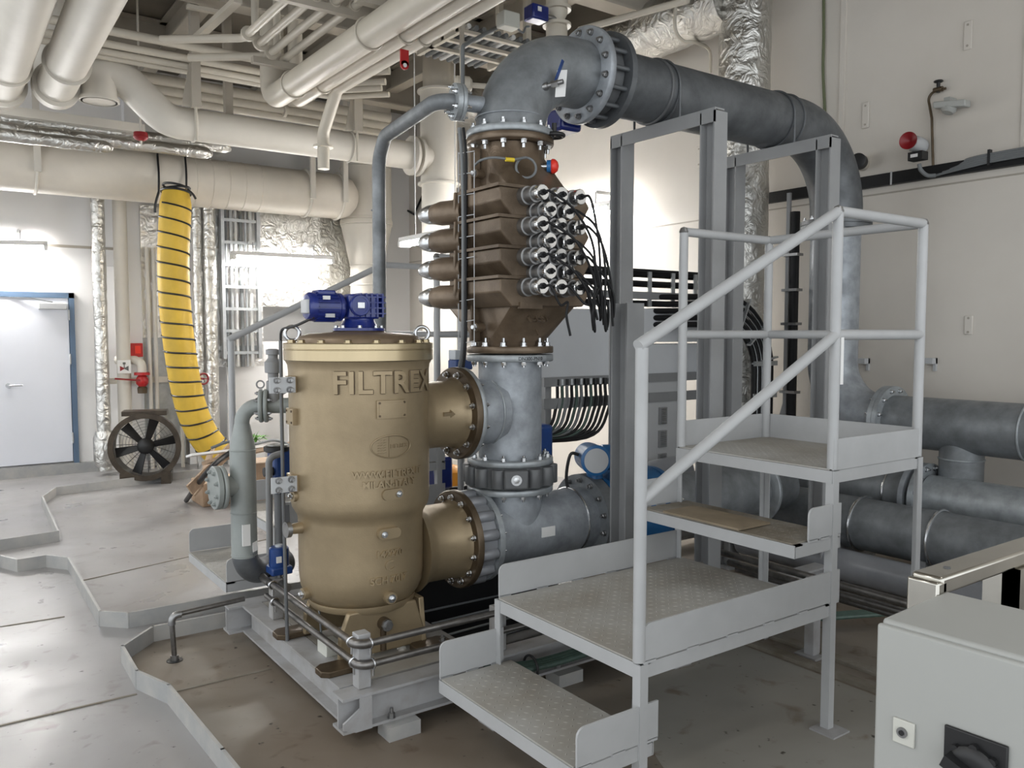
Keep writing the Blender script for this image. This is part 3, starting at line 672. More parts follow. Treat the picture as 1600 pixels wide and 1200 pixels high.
# ------------------------------------------------------------ gear motor on the lid
gm = thing('gear_motor', 'blue gear motor standing on top of the bronze filter', 'motor', (FX, FY, 1.612))
b = MB().lathe([(0.115, 1.612), (0.115, 1.624), (0.085, 1.628), (0.072, 1.65), (0.066, 1.672), (0.07, 1.69)], (FX, FY, 0), (0, 0, 1), 32); o = P(b, 'pedestal', 'blue_motor', gm)
bolt_circle(o, (FX, FY, 1.624), (0, 0, 1), 0.10, 8, 0.009, 0.011, 0.0, 'steel')
b = MB().prism([(-0.075, -0.05), (-0.05, -0.075), (0.06, -0.075), (0.085, -0.045), (0.085, 0.045), (0.06, 0.075), (-0.05, 0.075), (-0.075, 0.05)], (FX, FY, 1.665), (1, 0, 0), (0, 1, 0), 0.105); gb = P(b, 'gearbox', 'blue_motor', gm, bev=0.008)
for k in range(5): P(MB().box(FX - 0.03 + k * 0.026, FX - 0.022 + k * 0.026, FY - 0.083, FY + 0.083, 1.672, 1.776), 'cooling_fin', 'blue_motor', gb)
for k in range(4): P(MB().box(FX - 0.04, FX + 0.093, FY - 0.081, FY + 0.081, 1.685 + k * 0.024, 1.691 + k * 0.024), 'cooling_fin', 'blue_motor', gb)
c = Vector((FX - 0.035, FY - 0.075, 1.722)); b = MB().disc(c, (0, -1, 0), 0.047, 0.022, 32, 0.004); o = P(b, 'gear_cover', 'blue_motor', gm)
P(MB().ring(c + Vector((0, -0.02, 0)), (0, -1, 0), 0.033, 0.043, 0.004, 28), 'cover_ring', 'blue_motor', o); P(MB().box(c.x - 0.016, c.x + 0.016, c.y - 0.027, c.y - 0.02, c.z - 0.012, c.z + 0.012), 'rating_plate', 'steel', o)
mz = 1.715
P(MB().lathe([(0.045, -0.07), (0.045, -0.085), (0.062, -0.09), (0.062, -0.105)], (FX, FY, mz), (1, 0, 0), 32), 'motor_neck', 'blue_motor', gm)
b = MB().lathe([(0.058, -0.215), (0.058, -0.10)], (FX, FY, mz), (1, 0, 0), 32)
for k in range(20):
    a = 2 * PI * k / 20; d = Vector((0, math.cos(a), math.sin(a))); b.bar(Vector((FX - 0.21, FY, mz)) + d * 0.058, Vector((FX - 0.115, FY, mz)) + d * 0.058, 0.005, 0.016, d)
P(b, 'motor_casing', 'blue_motor', gm); P(MB().lathe([(0.03, -0.25), (0.052, -0.245), (0.062, -0.232), (0.062, -0.21)], (FX, FY, mz), (1, 0, 0), 32), 'fan_cowl', 'blue_motor', gm)
P(MB().box(FX - 0.262, FX - 0.245, FY - 0.045, FY + 0.02, mz - 0.03, mz + 0.03), 'end_label', 'label_grey', gm, bev=0.005)
P(MB().box(FX - 0.20, FX - 0.12, FY - 0.03, FY + 0.05, mz + 0.05, mz + 0.072), 'terminal_box', 'blue_motor', gm, bev=0.006); P(MB().box(FX - 0.19, FX - 0.16, FY - 0.062, FY - 0.05, mz + 0.03, mz + 0.046), 'label', 'paper', gm); P(MB().box(FX - 0.18, FX - 0.14, FY - 0.062, FY - 0.05, mz - 0.046, mz - 0.03), 'label', 'label_grey', gm)

# ================================================================== PIPE COLUMN
PRAD = 0.160; FR = 0.218
GV, GF = 'galv', 'galv_flange'
# upper tee
t = thing('pipe_tee', 'grey galvanised tee pipe between the filter outlet and the reactor', 'pipe', (CX, FY, 0.94))
P(MB().lathe([(PRAD, 0.945), (PRAD, 1.49)], (CX, FY, 0), (0, 0, 1), 56), 'pipe', GV, t)
P(MB().lathe([(PRAD + 0.001, xfu + 0.055 - CX), (PRAD + 0.001, -0.10)], (CX, FY, NZU), (1, 0, 0), 56), 'branch', GV, t)
b = MB().torus((CX - 0.145, FY, NZU), (1, 0, 0), PRAD + 0.002, 0.006, 48, 8); P(b, 'weld_bead', GF, t)
flange(t, (xfu + 0.032, FY, NZU), (1, 0, 0), PRAD - 0.02, 0.222, 0.026, GF, 12, 0.011)
flange(t, (CX, FY, 1.462), (0, 0, 1), PRAD - 0.02, FR, 0.034, GF, 0); bolt_circle(t, (CX, FY, 1.462), (0, 0, -1), FR - 0.03, 12, 0.013, 0.016, 0.01, 'steel')
flange(t, (CX, FY, 0.948), (0, 0, 1), PRAD - 0.02, FR, 0.030, GF, 12, 0.013)
b = MB(); text_cyl(b, 'DN300-PN10', 0.024, CX, FY, FR, R(-97), 1.478, 0.001); P(b, 'stamp', 'rubber', t)
# butterfly valve body in the column
v = thing('butterfly_valve', 'dark grey lugged butterfly valve in the pipe column beside the filter', 'valve', (CX, FY, 0.84))
prof = []; N = 16; b = MB()
b.lathe([(0.14, 0.842), (0.205, 0.842), (0.205, 0.945), (0.14, 0.945)], (CX, FY, 0), (0, 0, 1), 56, closed=True); P(b, 'body', 'valve_grey', v)
for k in range(14):
    a = 2 * PI * (k + 0.5) / 14; c = Vector((CX + 0.205 * math.cos(a), FY + 0.205 * math.sin(a), 0.848))
    P(MB().lathe([(0.034, 0), (0.036, 0.003), (0.036, 0.089), (0.034, 0.092)], c, (0, 0, 1), 14), 'lug', 'valve_grey', v)
a = R(-118); d = Vector((math.cos(a), math.sin(a), 0)); c = Vector((CX, FY, 0.895)) + d * 0.20; u_, v_, _ = basis(d)
P(MB().obox(c + d * 0.012, u_, v_, d, 0.12, 0.094, 0.06), 'shaft_pad', 'valve_grey', v, bev=0.01)
b = MB().disc(c + d * 0.04, d, 0.026, 0.006, 24); b.lathe([(0.016, 0.006), (0.016, 0.012), (0.008, 0.013)], c + d * 0.04, d, 6); P(b, 'shaft_plug', 'steel', v)
c2 = atY(868, 700, FY); b = MB().box(CX + 0.20, CX + 0.30, FY + 0.02, FY + 0.14, 0.86, 1.12); P(b, 'actuator', 'blue_actuator', v, bev=0.02)
# lower tee
t2 = thing('pipe_tee', 'grey galvanised tee pipe low at the filter inlet with a paper label', 'pipe', (CX, FY, 0.42))
XE = 2.93
P(MB().lathe([(0.168, 2.19 - CX), (0.168, XE - CX)], (CX, FY, NZL), (1, 0, 0), 56), 'pipe', GV, t2)
P(MB().lathe([(PRAD, 0.60), (PRAD, 0.80)], (CX, FY, 0), (0, 0, 1), 56), 'branch', GV, t2)
flange(t2, (CX, FY, 0.806), (0, 0, 1), PRAD - 0.02, FR, 0.030, GF, 0); bolt_circle(t2, (CX, FY, 0.806), (0, 0, -1), FR - 0.03, 12, 0.013, 0.016, 0.012, 'steel')
b = MB().ring((2.20, FY, NZL), (1, 0, 0), 0.15, 0.225, 0.03, 56); f = P(b, 'flange', GF, t2, sharp=50); bolt_circle(f, (2.23, FY, NZL), (1, 0, 0), 0.195, 14, 0.011, 0.014, 0.012, 'steel')
P(MB().torus((2.80, FY, NZL), (1, 0, 0), 0.172, 0.006, 48, 8), 'pipe_clamp', 'steel', t2)
f = P(MB().ring((XE - 0.05, FY, NZL), (1, 0, 0), 0.10, 0.236, 0.075, 56), 'flange', 'galv_mid', t2, sharp=50); bolt_circle(f, (XE - 0.05, FY, NZL), (-1, 0, 0), 0.205, 14, 0.013, 0.018, 0.012, 'steel_dull')
d = Vector((-0.05, -1, 0.15)).normalized(); c = Vector((2.53, FY - 0.167, NZL + 0.0)); b = MB().obox(c + Vector((0, 0, 0.005)), (1, 0, 0), (0, 0.0, 1), (0, -1, 0), 0.085, 0.05, 0.006); P(b, 'label', 'paper', t2)
P(MB().obox(Vector((XE + 0.0, FY - 0.215, NZL + 0.02)), (1, 0, 0), (0, 0.25, 1), (0, -1, 0.2), 0.03, 0.06, 0.004), 'label', 'paper', t2)
# lug butterfly valve at inlet
v = thing('butterfly_valve', 'light grey lugged valve clamped to the filter inlet flange', 'valve', (2.15, FY, 0.38))
P(MB().ring((2.10, FY, NZL), (1, 0, 0), 0.14, 0.205, 0.098, 56), 'body', 'lug_grey', v)
for k in range(14):
    a = 2 * PI * (k + 0.5) / 14; c = Vector((2.103, FY + 0.205 * math.cos(a), NZL + 0.205 * math.sin(a))); P(MB().lathe([(0.024, 0), (0.027, 0.004), (0.027, 0.088), (0.024, 0.092)], c, (1, 0, 0), 14), 'lug', 'lug_grey', v)
# ------------------------------------------------------------ flow meter downstream of the lower tee
fm = thing('flow_meter', 'blue flow meter with round transmitter window behind the lower tee', 'meter', (3.22, FY, 0.3))
P(MB().lathe([(0.20, XE + 0.035), (0.232, XE + 0.035), (0.232, XE + 0.062), (0.20, XE + 0.064), (0.235, 3.06), (0.245, 3.08), (0.245, 3.36), (0.22, 3.39), (0.232, 3.40), (0.232, 3.43)], (0, FY, NZL), (1, 0, 0), 48), 'body', 'blue_meter', fm)
hd = atY(925, 716, FY - 0.05)
P(MB().cyl((hd.x + 0.02, hd.y, 0.82), (hd.x + 0.02, hd.y, hd.z), 0.045, seg=20), 'neck', 'blue_meter', fm)
d = Vector((-0.45, -0.9, 0)).normalized(); hc = hd.copy(); s_ = Vector((0.9, -0.45, 0))
P(MB().lathe([(0.05, -0.11), (0.075, -0.10), (0.078, -0.04), (0.078, 0.06), (0.082, 0.062), (0.082, 0.085), (0.068, 0.09)], hc, d, 36), 'transmitter', 'blue_meter', fm)
P(MB().disc(hc + d * 0.088, d, 0.066, 0.006, 32), 'window', 'label_grey', fm)
P(MB().lathe([(0.055, 0), (0.07, 0.01), (0.07, 0.10), (0.055, 0.115)], hc - d * 0.02 + s_ * 0.05, s_, 30), 'transmitter_cap', 'blue_meter', fm)
b = MB().tube(catmull([hc - s_ * 0.07 + ZAX * 0.02, hc - s_ * 0.12 + ZAX * 0.02, hc - s_ * 0.14 - ZAX * 0.12, hc - s_ * 0.10 - ZAX * 0.22]), 0.009, 8); P(b, 'cable', 'black', fm)
# pipe continuing after the meter to the right
m2 = thing('pipe_run', 'grey pipe continuing from the blue flow meter under the stairs', 'pipe', (4.1, FY, 0.3))
P(MB().lathe([(0.165, 3.47), (0.165, 4.6)], (0, FY, NZL), (1, 0, 0), 40), 'pipe', 'galv_mid', m2); flange(m2, (3.43, FY, NZL), (1, 0, 0), 0.14, 0.222, 0.03, GF, 10)
flange(m2, (4.32, FY, NZL), (1, 0, 0), 0.14, 0.222, 0.03, GF, 10)
# ------------------------------------------------------------ upper elbow
el = thing('pipe_elbow', 'large grey pipe elbow on top of the reactor with a small sample cock', 'pipe', (CX, FY, 2.56))
ZP = 2.955; XF = 2.86
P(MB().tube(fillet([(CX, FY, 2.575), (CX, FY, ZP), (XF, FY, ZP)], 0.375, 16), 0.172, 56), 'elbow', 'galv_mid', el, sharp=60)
flange(el, (CX, FY, 2.562), (0, 0, 1), 0.14, FR, 0.034, GF, 12, 0.013); 
f = flange(el, (XF, FY, ZP), (1, 0, 0), 0.14, 0.248, 0.04, 'galv', 0); bolt_circle(f, (XF, FY, ZP), (-1, 0, 0), 0.215, 14, 0.015, 0.018, 0.01, 'steel_dull')
P(MB().torus((CX, FY, 2.66), (0, 0, 1), 0.172, 0.004, 48, 6), 'weld_bead', GV, el)
# sample cock on the elbow
c = atY(850, 136, FY - 0.165); d = Vector((0.5, -0.85, 0.15)).normalized()
b = MB().cyl(c - d * 0.03, c + d * 0.02, 0.019, seg=14); b.cyl(c + d * 0.01, c + d * 0.10, 0.012, seg=12); b.lathe([(0.017, 0.04), (0.017, 0.075)], c, d, 6); sc = P(b, 'sample_cock', 'steel_dull', el)
b = MB(); q = c + d * 0.06; b.bar(q + ZAX * 0.01, q + ZAX * 0.11 + Vector((0.03, -0.02, 0)), 0.02, 0.006, d); P(b, 'lever', 'blue_actuator', sc)
b = MB(); q = c + d * 0.045; b.obox(q + ZAX * 0.01 + Vector((0.045, -0.01, 0)), (1, -0.6, 0.1), (0.1, 0.0, 1), (0.5, 0.85, 0), 0.05, 0.13, 0.002); P(b, 'tag', 'paper', sc)
# little nozzle with flange towards the vent pipe
VX = 2.27; VZ = 2.715; vd = Vector((-0.97, 0.22, 0)).normalized(); vo = Vector((CX - 0.13, FY + 0.03, VZ))
P(MB().cyl(vo, vo + vd * 0.13, 0.04, seg=24), 'vent_nozzle', GV, el); flange(el, vo + vd * 0.115, vd, 0.03, 0.088, 0.022, GF, 0)
# ------------------------------------------------------------ vent pipe behind the filter
vp = thing('vent_pipe', 'slim grey vent pipe bending down behind the blue gear motor', 'pipe', (2.14, 4.3, 0.2))
fo_ = vo + vd * 0.139
P(MB().tube(fillet([fo_ + vd * 0.01, vo + vd * 0.24, (2.115, 4.17, VZ - 0.03), (2.14, 4.30, VZ - 0.13), (2.14, 4.32, 0.2)], [0, .09, .14, .14, 0]), 0.038, 24), 'pipe', 'galv_mid', vp)
f = P(MB().ring(fo_, vd, 0.03, 0.088, 0.024, 32), 'flange', GF, vp); bolt_circle(f, fo_ + vd * 0.024, vd, 0.068, 6, 0.011, 0.014, 0.012, 'steel'); bolt_circle(f, fo_ - vd * 0.024, -vd, 0.068, 6, 0.011, 0.014, 0.012, 'steel')
P(MB().torus((2.14, 4.315, 2.3), (0, 0, 1), 0.038, 0.003, 24, 6), 'weld_bead', 'galv', vp)
# ------------------------------------------------------------ wafer valve at the elbow end
v = thing('wafer_valve', 'dark open-ribbed wafer valve between the elbow and the overhead pipe', 'valve', (XF + 0.1, FY, 2.7))
P(MB().ring((XF + 0.045, FY, ZP), (1, 0, 0), 0.13, 0.19, 0.10, 48), 'body', 'valve_grey', v)
for k in range(14):
    a = 2 * PI * k / 14; c = Vector((XF + 0.04, FY + 0.215 * math.cos(a), ZP + 0.215 * math.sin(a))); P(MB().cyl(c, c + Vector((0.11, 0, 0)), 0.012, seg=10), 'stud', 'galv_dark', v)
gc = atY(878, 190, FY + 0.22)
P(MB().cyl((XF + 0.09, FY + 0.05, ZP - 0.17), (gc.x + 0.03, gc.y - 0.02, gc.z + 0.03), 0.045, seg=16), 'neck', 'valve_grey', v)
P(MB().box(gc.x - 0.06, gc.x + 0.09, gc.y - 0.07, gc.y + 0.07, gc.z - 0.06, gc.z + 0.06), 'gearbox', 'blue_motor', v, bev=0.02)
c = atY(866, 212, FY - 0.17); b = MB().torus(c, (0, 0, 1), 0.045, 0.011, 30, 10); b.cyl(c, c + ZAX * 0.06, 0.012, seg=12)
for k in range(3):
    a = 2 * PI * k / 3; b.bar(c, c + Vector((math.cos(a), math.sin(a), 0)) * 0.045, 0.014, 0.01)
P(b, 'handwheel', 'black', v)
# ------------------------------------------------------------ overhead pipe
op = thing('overhead_pipe', 'thick grey overhead pipe crossing the upper right and turning down at the wall', 'pipe', (4.0, FY, 2.4))
f = P(MB().ring((XF + 0.15, FY, ZP), (1, 0, 0), 0.14, 0.248, 0.034, 56), 'flange', 'galv_dark', op, sharp=50); bolt_circle(f, (XF + 0.184, FY, ZP), (1, 0, 0), 0.215, 14, 0.012, 0.015, 0.01, 'steel')
XR = 5.18
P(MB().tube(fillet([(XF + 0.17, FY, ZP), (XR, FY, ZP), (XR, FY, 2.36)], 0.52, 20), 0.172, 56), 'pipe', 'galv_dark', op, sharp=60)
for x in (3.38, 4.56): P(MB().torus((x, FY, ZP), (1, 0, 0), 0.174, 0.009, 48, 8), 'weld_band', 'valve_grey' if x < 4 else 'galv_dark', op)
f = P(MB().ring((XR, FY, 2.345), (0, 0, 1), 0.14, 0.235, 0.03, 56), 'flange', 'galv_dark', op, sharp=50); bolt_circle(f, (XR, FY, 2.375), (0, 0, 1), 0.205, 12, 0.012, 0.015, 0.012, 'steel')
# riser at the right wall
rs = thing('riser_pipe', 'mottled grey riser pipe in front of the right wall with a swept lower bend', 'pipe', (XR, FY, 0.9))
P(MB().tube(fillet([(XR, FY, 2.33), (XR, FY, 1.05), (XR, FY - 0.42, 1.05)], 0.33, 16), [0.165] * 19, 56) if False else MB().tube(fillet([(XR, FY, 2.33), (XR, FY, 1.03), (XR, FY - 0.40, 1.03)], 0.38, 14), 0.165, 56), 'pipe', GV, rs, sharp=60)
f = P(MB().ring((XR, FY, 2.312), (0, 0, 1), 0.14, 0.235, 0.03, 56), 'flange', 'galv_dark', rs, sharp=50); bolt_circle(f, (XR, FY, 2.312), (0, 0, -1), 0.205, 12, 0.012, 0.015, 0.012, 'steel')
f = P(MB().ring((XR, FY - 0.40, 1.03), (0, -1, 0), 0.14, 0.225, 0.03, 56), 'flange', GF, rs, sharp=50); bolt_circle(f, (XR, FY - 0.40, 1.03), (0, 1, 0), 0.198, 12, 0.012, 0.015, 0.012, 'steel')
P(MB().box(XR - 0.06, XR + 0.06, FY - 0.06, FY + 0.06, 0, 0.88), 'support_stool', 'frame_grey', rs)
# horizontal pipe along the right wall
wp = thing('wall_pipe', 'thick grey pipe running along the right wall with a tee pointing down', 'pipe', (XR, 2.0, 0.6))
P(MB().cyl((XR, FY - 0.46, 1.03), (XR, 0.6, 1.03), 0.165, seg=56), 'pipe', 'galv_mid', wp)
f = P(MB().ring((XR, FY - 0.432, 1.03), (0, -1, 0), 0.14, 0.225, 0.03, 56), 'flange', GF, wp, sharp=50); bolt_circle(f, (XR, FY - 0.462, 1.03), (0, -1, 0), 0.198, 12, 0.012, 0.015, 0.012, 'steel')
P(MB().torus((XR, 2.12, 1.03), (0, 1, 0), 0.167, 0.007, 48, 8), 'weld_bead', GF, wp)
P(MB().cyl((XR, 2.50, 0.92), (XR, 2.50, 0.70), 0.125, seg=40), 'tee_branch', 'galv_mid', wp); P(MB().torus((XR, 2.50, 0.83), (0, 0, 1), 0.126, 0.006, 40, 8), 'weld_bead', GF, wp)
# lower wall pipe with flange joint
lp = thing('lower_wall_pipe', 'grey pipe with bolted flange joint below the wall pipe at the right edge', 'pipe', (XR - 0.1, 2.0, 0.4))
xl, zl = XR - 0.12, 0.585
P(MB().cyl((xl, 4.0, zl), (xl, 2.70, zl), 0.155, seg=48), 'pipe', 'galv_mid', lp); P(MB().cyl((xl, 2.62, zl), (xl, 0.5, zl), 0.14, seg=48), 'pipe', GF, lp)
f = P(MB().ring((xl, 2.72, zl), (0, -1, 0), 0.12, 0.21, 0.03, 48), 'flange', GV, lp, sharp=50); f = P(MB().ring((xl, 2.66, zl), (0, -1, 0), 0.12, 0.21, 0.03, 48), 'flange', GF, lp, sharp=50); bolt_circle(f, (xl, 2.63, zl), (0, -1, 0), 0.185, 12, 0.013, 0.016, 0.012, 'steel')
P(MB().torus((xl, 2.85, zl), (0, 1, 0), 0.158, 0.008, 40, 8), 'pipe_clamp', 'steel', lp)
# front floor-level pipe with clamps
fp = thing('floor_pipe', 'dark grey pipe with bright strap clamps low behind the near stairs', 'pipe', (4.72, 2.4, 0.25))
xq, zq = 4.72, 0.42
P(MB().cyl((xq, 3.75, zq), (xq, 0.5, zq), 0.16, seg=48), 'pipe', 'galv_mid', fp)
f = P(MB().ring((xq, 3.75, zq), (0, 1, 0), 0.13, 0.222, 0.03, 48), 'flange', GF, fp, sharp=50); bolt_circle(f, (xq, 3.75, zq), (0, -1, 0), 0.192, 12, 0.013, 0.016, 0.01, 'valve_grey')
for y in (2.86, 2.38, 3.42): P(MB().torus((xq, y, zq), (0, 1, 0), 0.166, 0.010, 44, 8), 'strap_clamp', 'steel', fp)
P(MB().box(xq - 0.12, xq + 0.12, 2.96, 3.02, 0, 0.3), 'stool', 'frame_grey', fp); P(MB().box(xq - 0.12, xq + 0.12, 2.40, 2.46, 0, 0.3), 'stool', 'frame_grey', fp)
f2 = MB().cyl((4.50, 3.6, 0.20), (4.50, 0.6, 0.20), 0.095, seg=32); S(f2, 'floor_pipe', 'lug_grey', 'pale grey narrow pipe lying lowest behind the near stairs', 'pipe')
# small dark hydraulic lines under the upper platform
for k, (yy, zz) in enumerate(((0, 0.37), (0, 0.30), (0, 0.25))):
    x = 3.62 + k * 0.07
    b = MB().tube([(x, 3.05, zz), (x, 0.7, zz)], 0.019, 12); o = S(b, 'small_pipe', 'pipe_steel', ('topmost', 'middle', 'lowest')[k] + ' of three thin dark pipes passing under the upper stair platform', 'pipe', 'thin dark pipes')
    for y in (2.42,): P(MB().torus((x, y, zz), (0, 1, 0), 0.025, 0.005, 18, 6), 'clamp', 'steel', o)
# ------------------------------------------------------------ portal frames carrying the overhead pipe
def portal(x, lab, feet):
    f = thing('pipe_portal', lab, 'frame', (x, FY, 0), 'pipe portal frames')
    y0, y1, zt = 2.99, 3.69, 2.76
    for y in (y0, y1):
        P(MB().ibeam((x, y, 0.0), (x, y, zt), 0.10, 0.10, 0.009, 0.008, up=(0, 1, 0)), 'leg', 'frame_grey', f)
        P(MB().box(x - 0.08, x + 0.08, y - 0.08, y + 0.08, 0, 0.015), 'base_plate', 'frame_grey', f)
    P(MB().angle((x - 0.05, y0 - 0.05, zt + 0.015), (x - 0.05, y1 + 0.05, zt + 0.015), 0.075, 0.008, (1, 0, 0), (0, 0, -1)), 'cross_beam', 'frame_grey', f)
    b = MB().torus((x - 0.01, FY, ZP), (1, 0, 0), 0.178, 0.007, 40, 6)
    for s in (-1, 1): b.cyl((x - 0.01, FY + s * 0.178, ZP), (x - 0.01, FY + s * 0.178, zt - 0.05), 0.007, seg=8)
    P(b, 'pipe_strap', 'galv_dark', f)
    return f
portal(3.44, 'grey portal frame under the overhead pipe nearer the reactor', 0)
S(MB().ibeam((2.87, 3.03, 0.0), (2.87, 3.03, 1.75), 0.115, 0.115, 0.012, 0.01, up=(0, 1, 0)), 'support_post', 'rail_grey', 'short stout grey post between the flow meter and the near stairs', 'post')
portal(4.46, 'grey portal frame under the overhead pipe nearer the right wall', 0)
# ================================================================== UV REACTOR
uv = thing('uv_reactor', 'brown cast reactor housing with rows of bright lamp caps above the grey tee', 'reactor', (CX, FY, 1.50))
def loft(secs):
    # each section: list of points, equal count
    b = MB(); n = len(secs[0]); vs = [p for s in secs for p in s]
    fs = [(i * n + k, i * n + (k + 1) % n, (i + 1) * n + (k + 1) % n, (i + 1) * n + k) for i in range(len(secs) - 1) for k in range(n)]
    fs += [tuple(range(n))[::-1], tuple((len(secs) - 1) * n + k for k in range(n))]
    return b.add(vs, fs)
def rsec(hx, hy, rr, z, n=8, cx=CX, cy=FY):
    pts = []
    for q, (sx, sy) in enumerate(((1, 1), (-1, 1), (-1, -1), (1, -1))):
        for k in range(n):
            a = PI / 2 * q + PI / 2 * k / (n - 1); pts.append((cx + sx * (hx - rr) + rr * math.cos(a), cy + sy * (hy - rr) + rr * math.sin(a), z))
    return pts
P(loft([rsec(0.165, 0.165, 0.16, 2.52), rsec(0.165, 0.168, 0.15, 2.46), rsec(0.175, 0.25, 0.04, 2.30), rsec(0.18, 0.30, 0.02, 2.27), rsec(0.18, 0.30, 0.02, 1.77), rsec(0.19, 0.31, 0.02, 1.745), rsec(0.165, 0.17, 0.15, 1.56), rsec(0.165, 0.165, 0.16, 1.53)]), 'housing', 'cast_brown', uv, sharp=35)
for z, nm in ((2.525, 1), (1.503, 0)):
    f = P(MB().lathe([(0.13, z), (FR - 0.004, z), (FR, z + 0.004), (FR, z + 0.030), (FR - 0.004, z + 0.034), (0.13, z + 0.034)], (CX, FY, 0), (0, 0, 1), 56, closed=True), 'flange', 'cast_brown', uv, sharp=50)
    bolt_circle(f, (CX, FY, z if nm else z + 0.034), (0, 0, -1 if nm else 1), FR - 0.03, 12, 0.0145, 0.019, 0.022, 'steel')
# vertical corner flange strips of the casting
for (x, y) in ((CX - 0.19, FY + 0.02),):
    P(MB().box(x - 0.035, x + 0.02, y - 0.012, y + 0.012, 1.56, 2.50), 'rib', 'cast_brown', uv, bev=0.004)
# four hexagonal lamp barrels through the housing (along Y)
ZB = [2.205, 2.067, 1.929, 1.791]
for i, zb_ in enumerate(ZB):
    hx, hz = 0.275, 0.062
    hexa = [(-hx + 0.065, -hz - 0.006), (-hx - 0.0, -0.002), (-hx + 0.0, hz - 0.004), (hx - 0.06, hz), (hx - 0.02, 0), (hx - 0.06, -hz)]
    o = P(MB().prism(hexa, (CX - 0.0, FY + 0.05, zb_), (1, 0, 0), (0, 0, 1), 0.36), 'lamp_barrel', 'cast_brown', uv, bev=0.006)
    b = MB()
    rim = [(-hx + 0.0, -hz - 0.012), (-hx - 0.03, -0.006), (-hx - 0.025, hz + 0.012), (hx - 0.06, hz + 0.01), (hx - 0.06, -hz - 0.01)]
    P(MB().prism([(x, z) for x, z in rim], (CX, FY + 0.05, zb_), (1, 0, 0), (0, 0, 1), 0.014), 'barrel_rim', 'cast_brown', o, bev=0.004)
    rim2 = [(-hx - 0.01, hz - 0.002), (-hx - 0.01, hz + 0.012), (0.2, hz + 0.012), (0.2, hz - 0.002)]
    P(MB().prism(rim2, (CX, FY + 0.05, zb_), (1, 0, 0), (0, 0, 1), 0.36), 'barrel_rib', 'cast_brown', o)
    # far end sleeve with steel cap
    P(MB().lathe([(0.060, 0.0), (0.060, 0.15), (0.050, 0.20), (0.046, 0.205)], (CX - 0.235, FY + 0.04, zb_ - 0.01), (-0.35, 1, 0), 24), 'sleeve', 'cast_brown', o)
    P(MB().lathe([(0.048, 0.20), (0.050, 0.205), (0.048, 0.235), (0.040, 0.262), (0.030, 0.285), (0.010, 0.29)], (CX - 0.235, FY + 0.04, zb_ - 0.01), (-0.35, 1, 0), 24), 'end_cap', 'steel', o)
# lamp ends on the near face
lm = {}
def lamp_mesh(name, mb, m):
    me = mesh_from(mb, name, Vector((0, 0, 0)), 35); me.materials.append(M[m]); return me
YF = FY - 0.31
sock = lamp_mesh('lamp_socket', MB().lathe([(0.043, 0), (0.043, 0.035), (0.036, 0.037), (0.036, 0.075), (0.039, 0.077), (0.039, 0.092), (0.031, 0.094), (0.031, 0.128)], (0, 0, 0), (0, -1, 0), 28), 'steel_dull')
capm = lamp_mesh('lamp_cap', MB().lathe([(0.034, 0.122), (0.036, 0.124), (0.036, 0.140), (0.033, 0.143), (0.006, 0.143)], (0, 0, 0), (0, -1, 0), 28), 'chrome')
nozm = lamp_mesh('lamp_plug', MB().lathe([(0.014, 0.142), (0.014, 0.152), (0.008, 0.154), (0.008, 0.165)], (0, 0, 0), (0, -1, 0), 12).box(-0.018, 0.018, -0.155, -0.14, -0.005, 0.005), 'rubber')
lamps = []
for row in range(7):
    z = 2.228 - row * 0.0692
    xs = (2.272, 2.382, 2.492) if row % 2 == 0 else (2.327, 2.437)
    for x in xs:
        q = (x, YF + (0.012 if row % 2 else 0.0), z)
        s_ = shared(sock, 'lamp_socket', uv, q); LOC[s_.name] = Vector(q)
        for me, nm in ((capm, 'lamp_cap'), (nozm, 'lamp_plug')):
            shared(me, nm, s_, Vector(q))
        lamps.append((Vector(q), s_))
# black lamp leads hanging from every cap
random.seed(3)
for i, (q, s_) in enumerate(lamps):
    if i % 5 in (1, 3) and i < 15: continue
    p = q + Vector((0, -0.16, 0)); zend = 1.575 + random.random() * 0.14
    xe = 2.50 + (q.x - 2.27) * 0.35 + random.uniform(-0.03, 0.03); ye = YF - 0.20 - random.random() * 0.05
    if i in (15,): xe = 2.36; zend = 1.62
    zs = min(p.z - 0.06, 2.02)
    pts = [p, p + Vector((0.012, -0.03, -0.006)), Vector((p.x * 0.45 + xe * 0.55, ye, p.z - 0.085)), Vector((xe, ye - 0.005, max(zend + 0.12, p.z - 0.25))), Vector((xe + random.uniform(-0.01, 0.02), ye, zend + 0.06)), Vector((xe + 0.03, ye + 0.02, zend)), Vector((xe + 0.06, ye + 0.06, zend + 0.05)), Vector((xe + 0.05, ye + 0.10, zend + 0.22))]
    if i % 2: pts = pts[:5] + [Vector((xe + 0.02, ye, zend - 0.03))]
    P(MB().tube(catmull(pts, 6), 0.0058, 8), 'lamp_lead', 'rubber', uv)
# foundry mark and bolted lug strip
b = MB(); text_flat(b, 'CESI', 0.060, (CX - 0.03, FY - 0.268, 1.672), (1, 0, 0), (0, 0.55, 0.83), 0.006); text_flat(b, '1', 0.045, (CX + 0.0, FY - 0.225, 1.605), (1, 0, 0), (0, 0.55, 0.83), 0.006); P(b, 'lettering', 'cast_brown', uv)
b = MB().box(CX - 0.17, CX - 0.04, FY - 0.32, FY - 0.30, 1.715, 1.745); P(b, 'casting_plate', 'cast_brown', uv)
for z in (2.36, 1.63):
    c = Vector((CX - 0.20, FY - 0.05, z)); b = MB().disc(c, (-1, -0.2, 0), 0.022, 0.05, 16); P(b, 'plug_boss', 'cast_brown', uv)
    bolt_circle(uv, c + Vector((-0.05, -0.01, 0)), (-1, -0.2, 0), 0, 1, 0.013, 0.016, 0.0, 'steel')
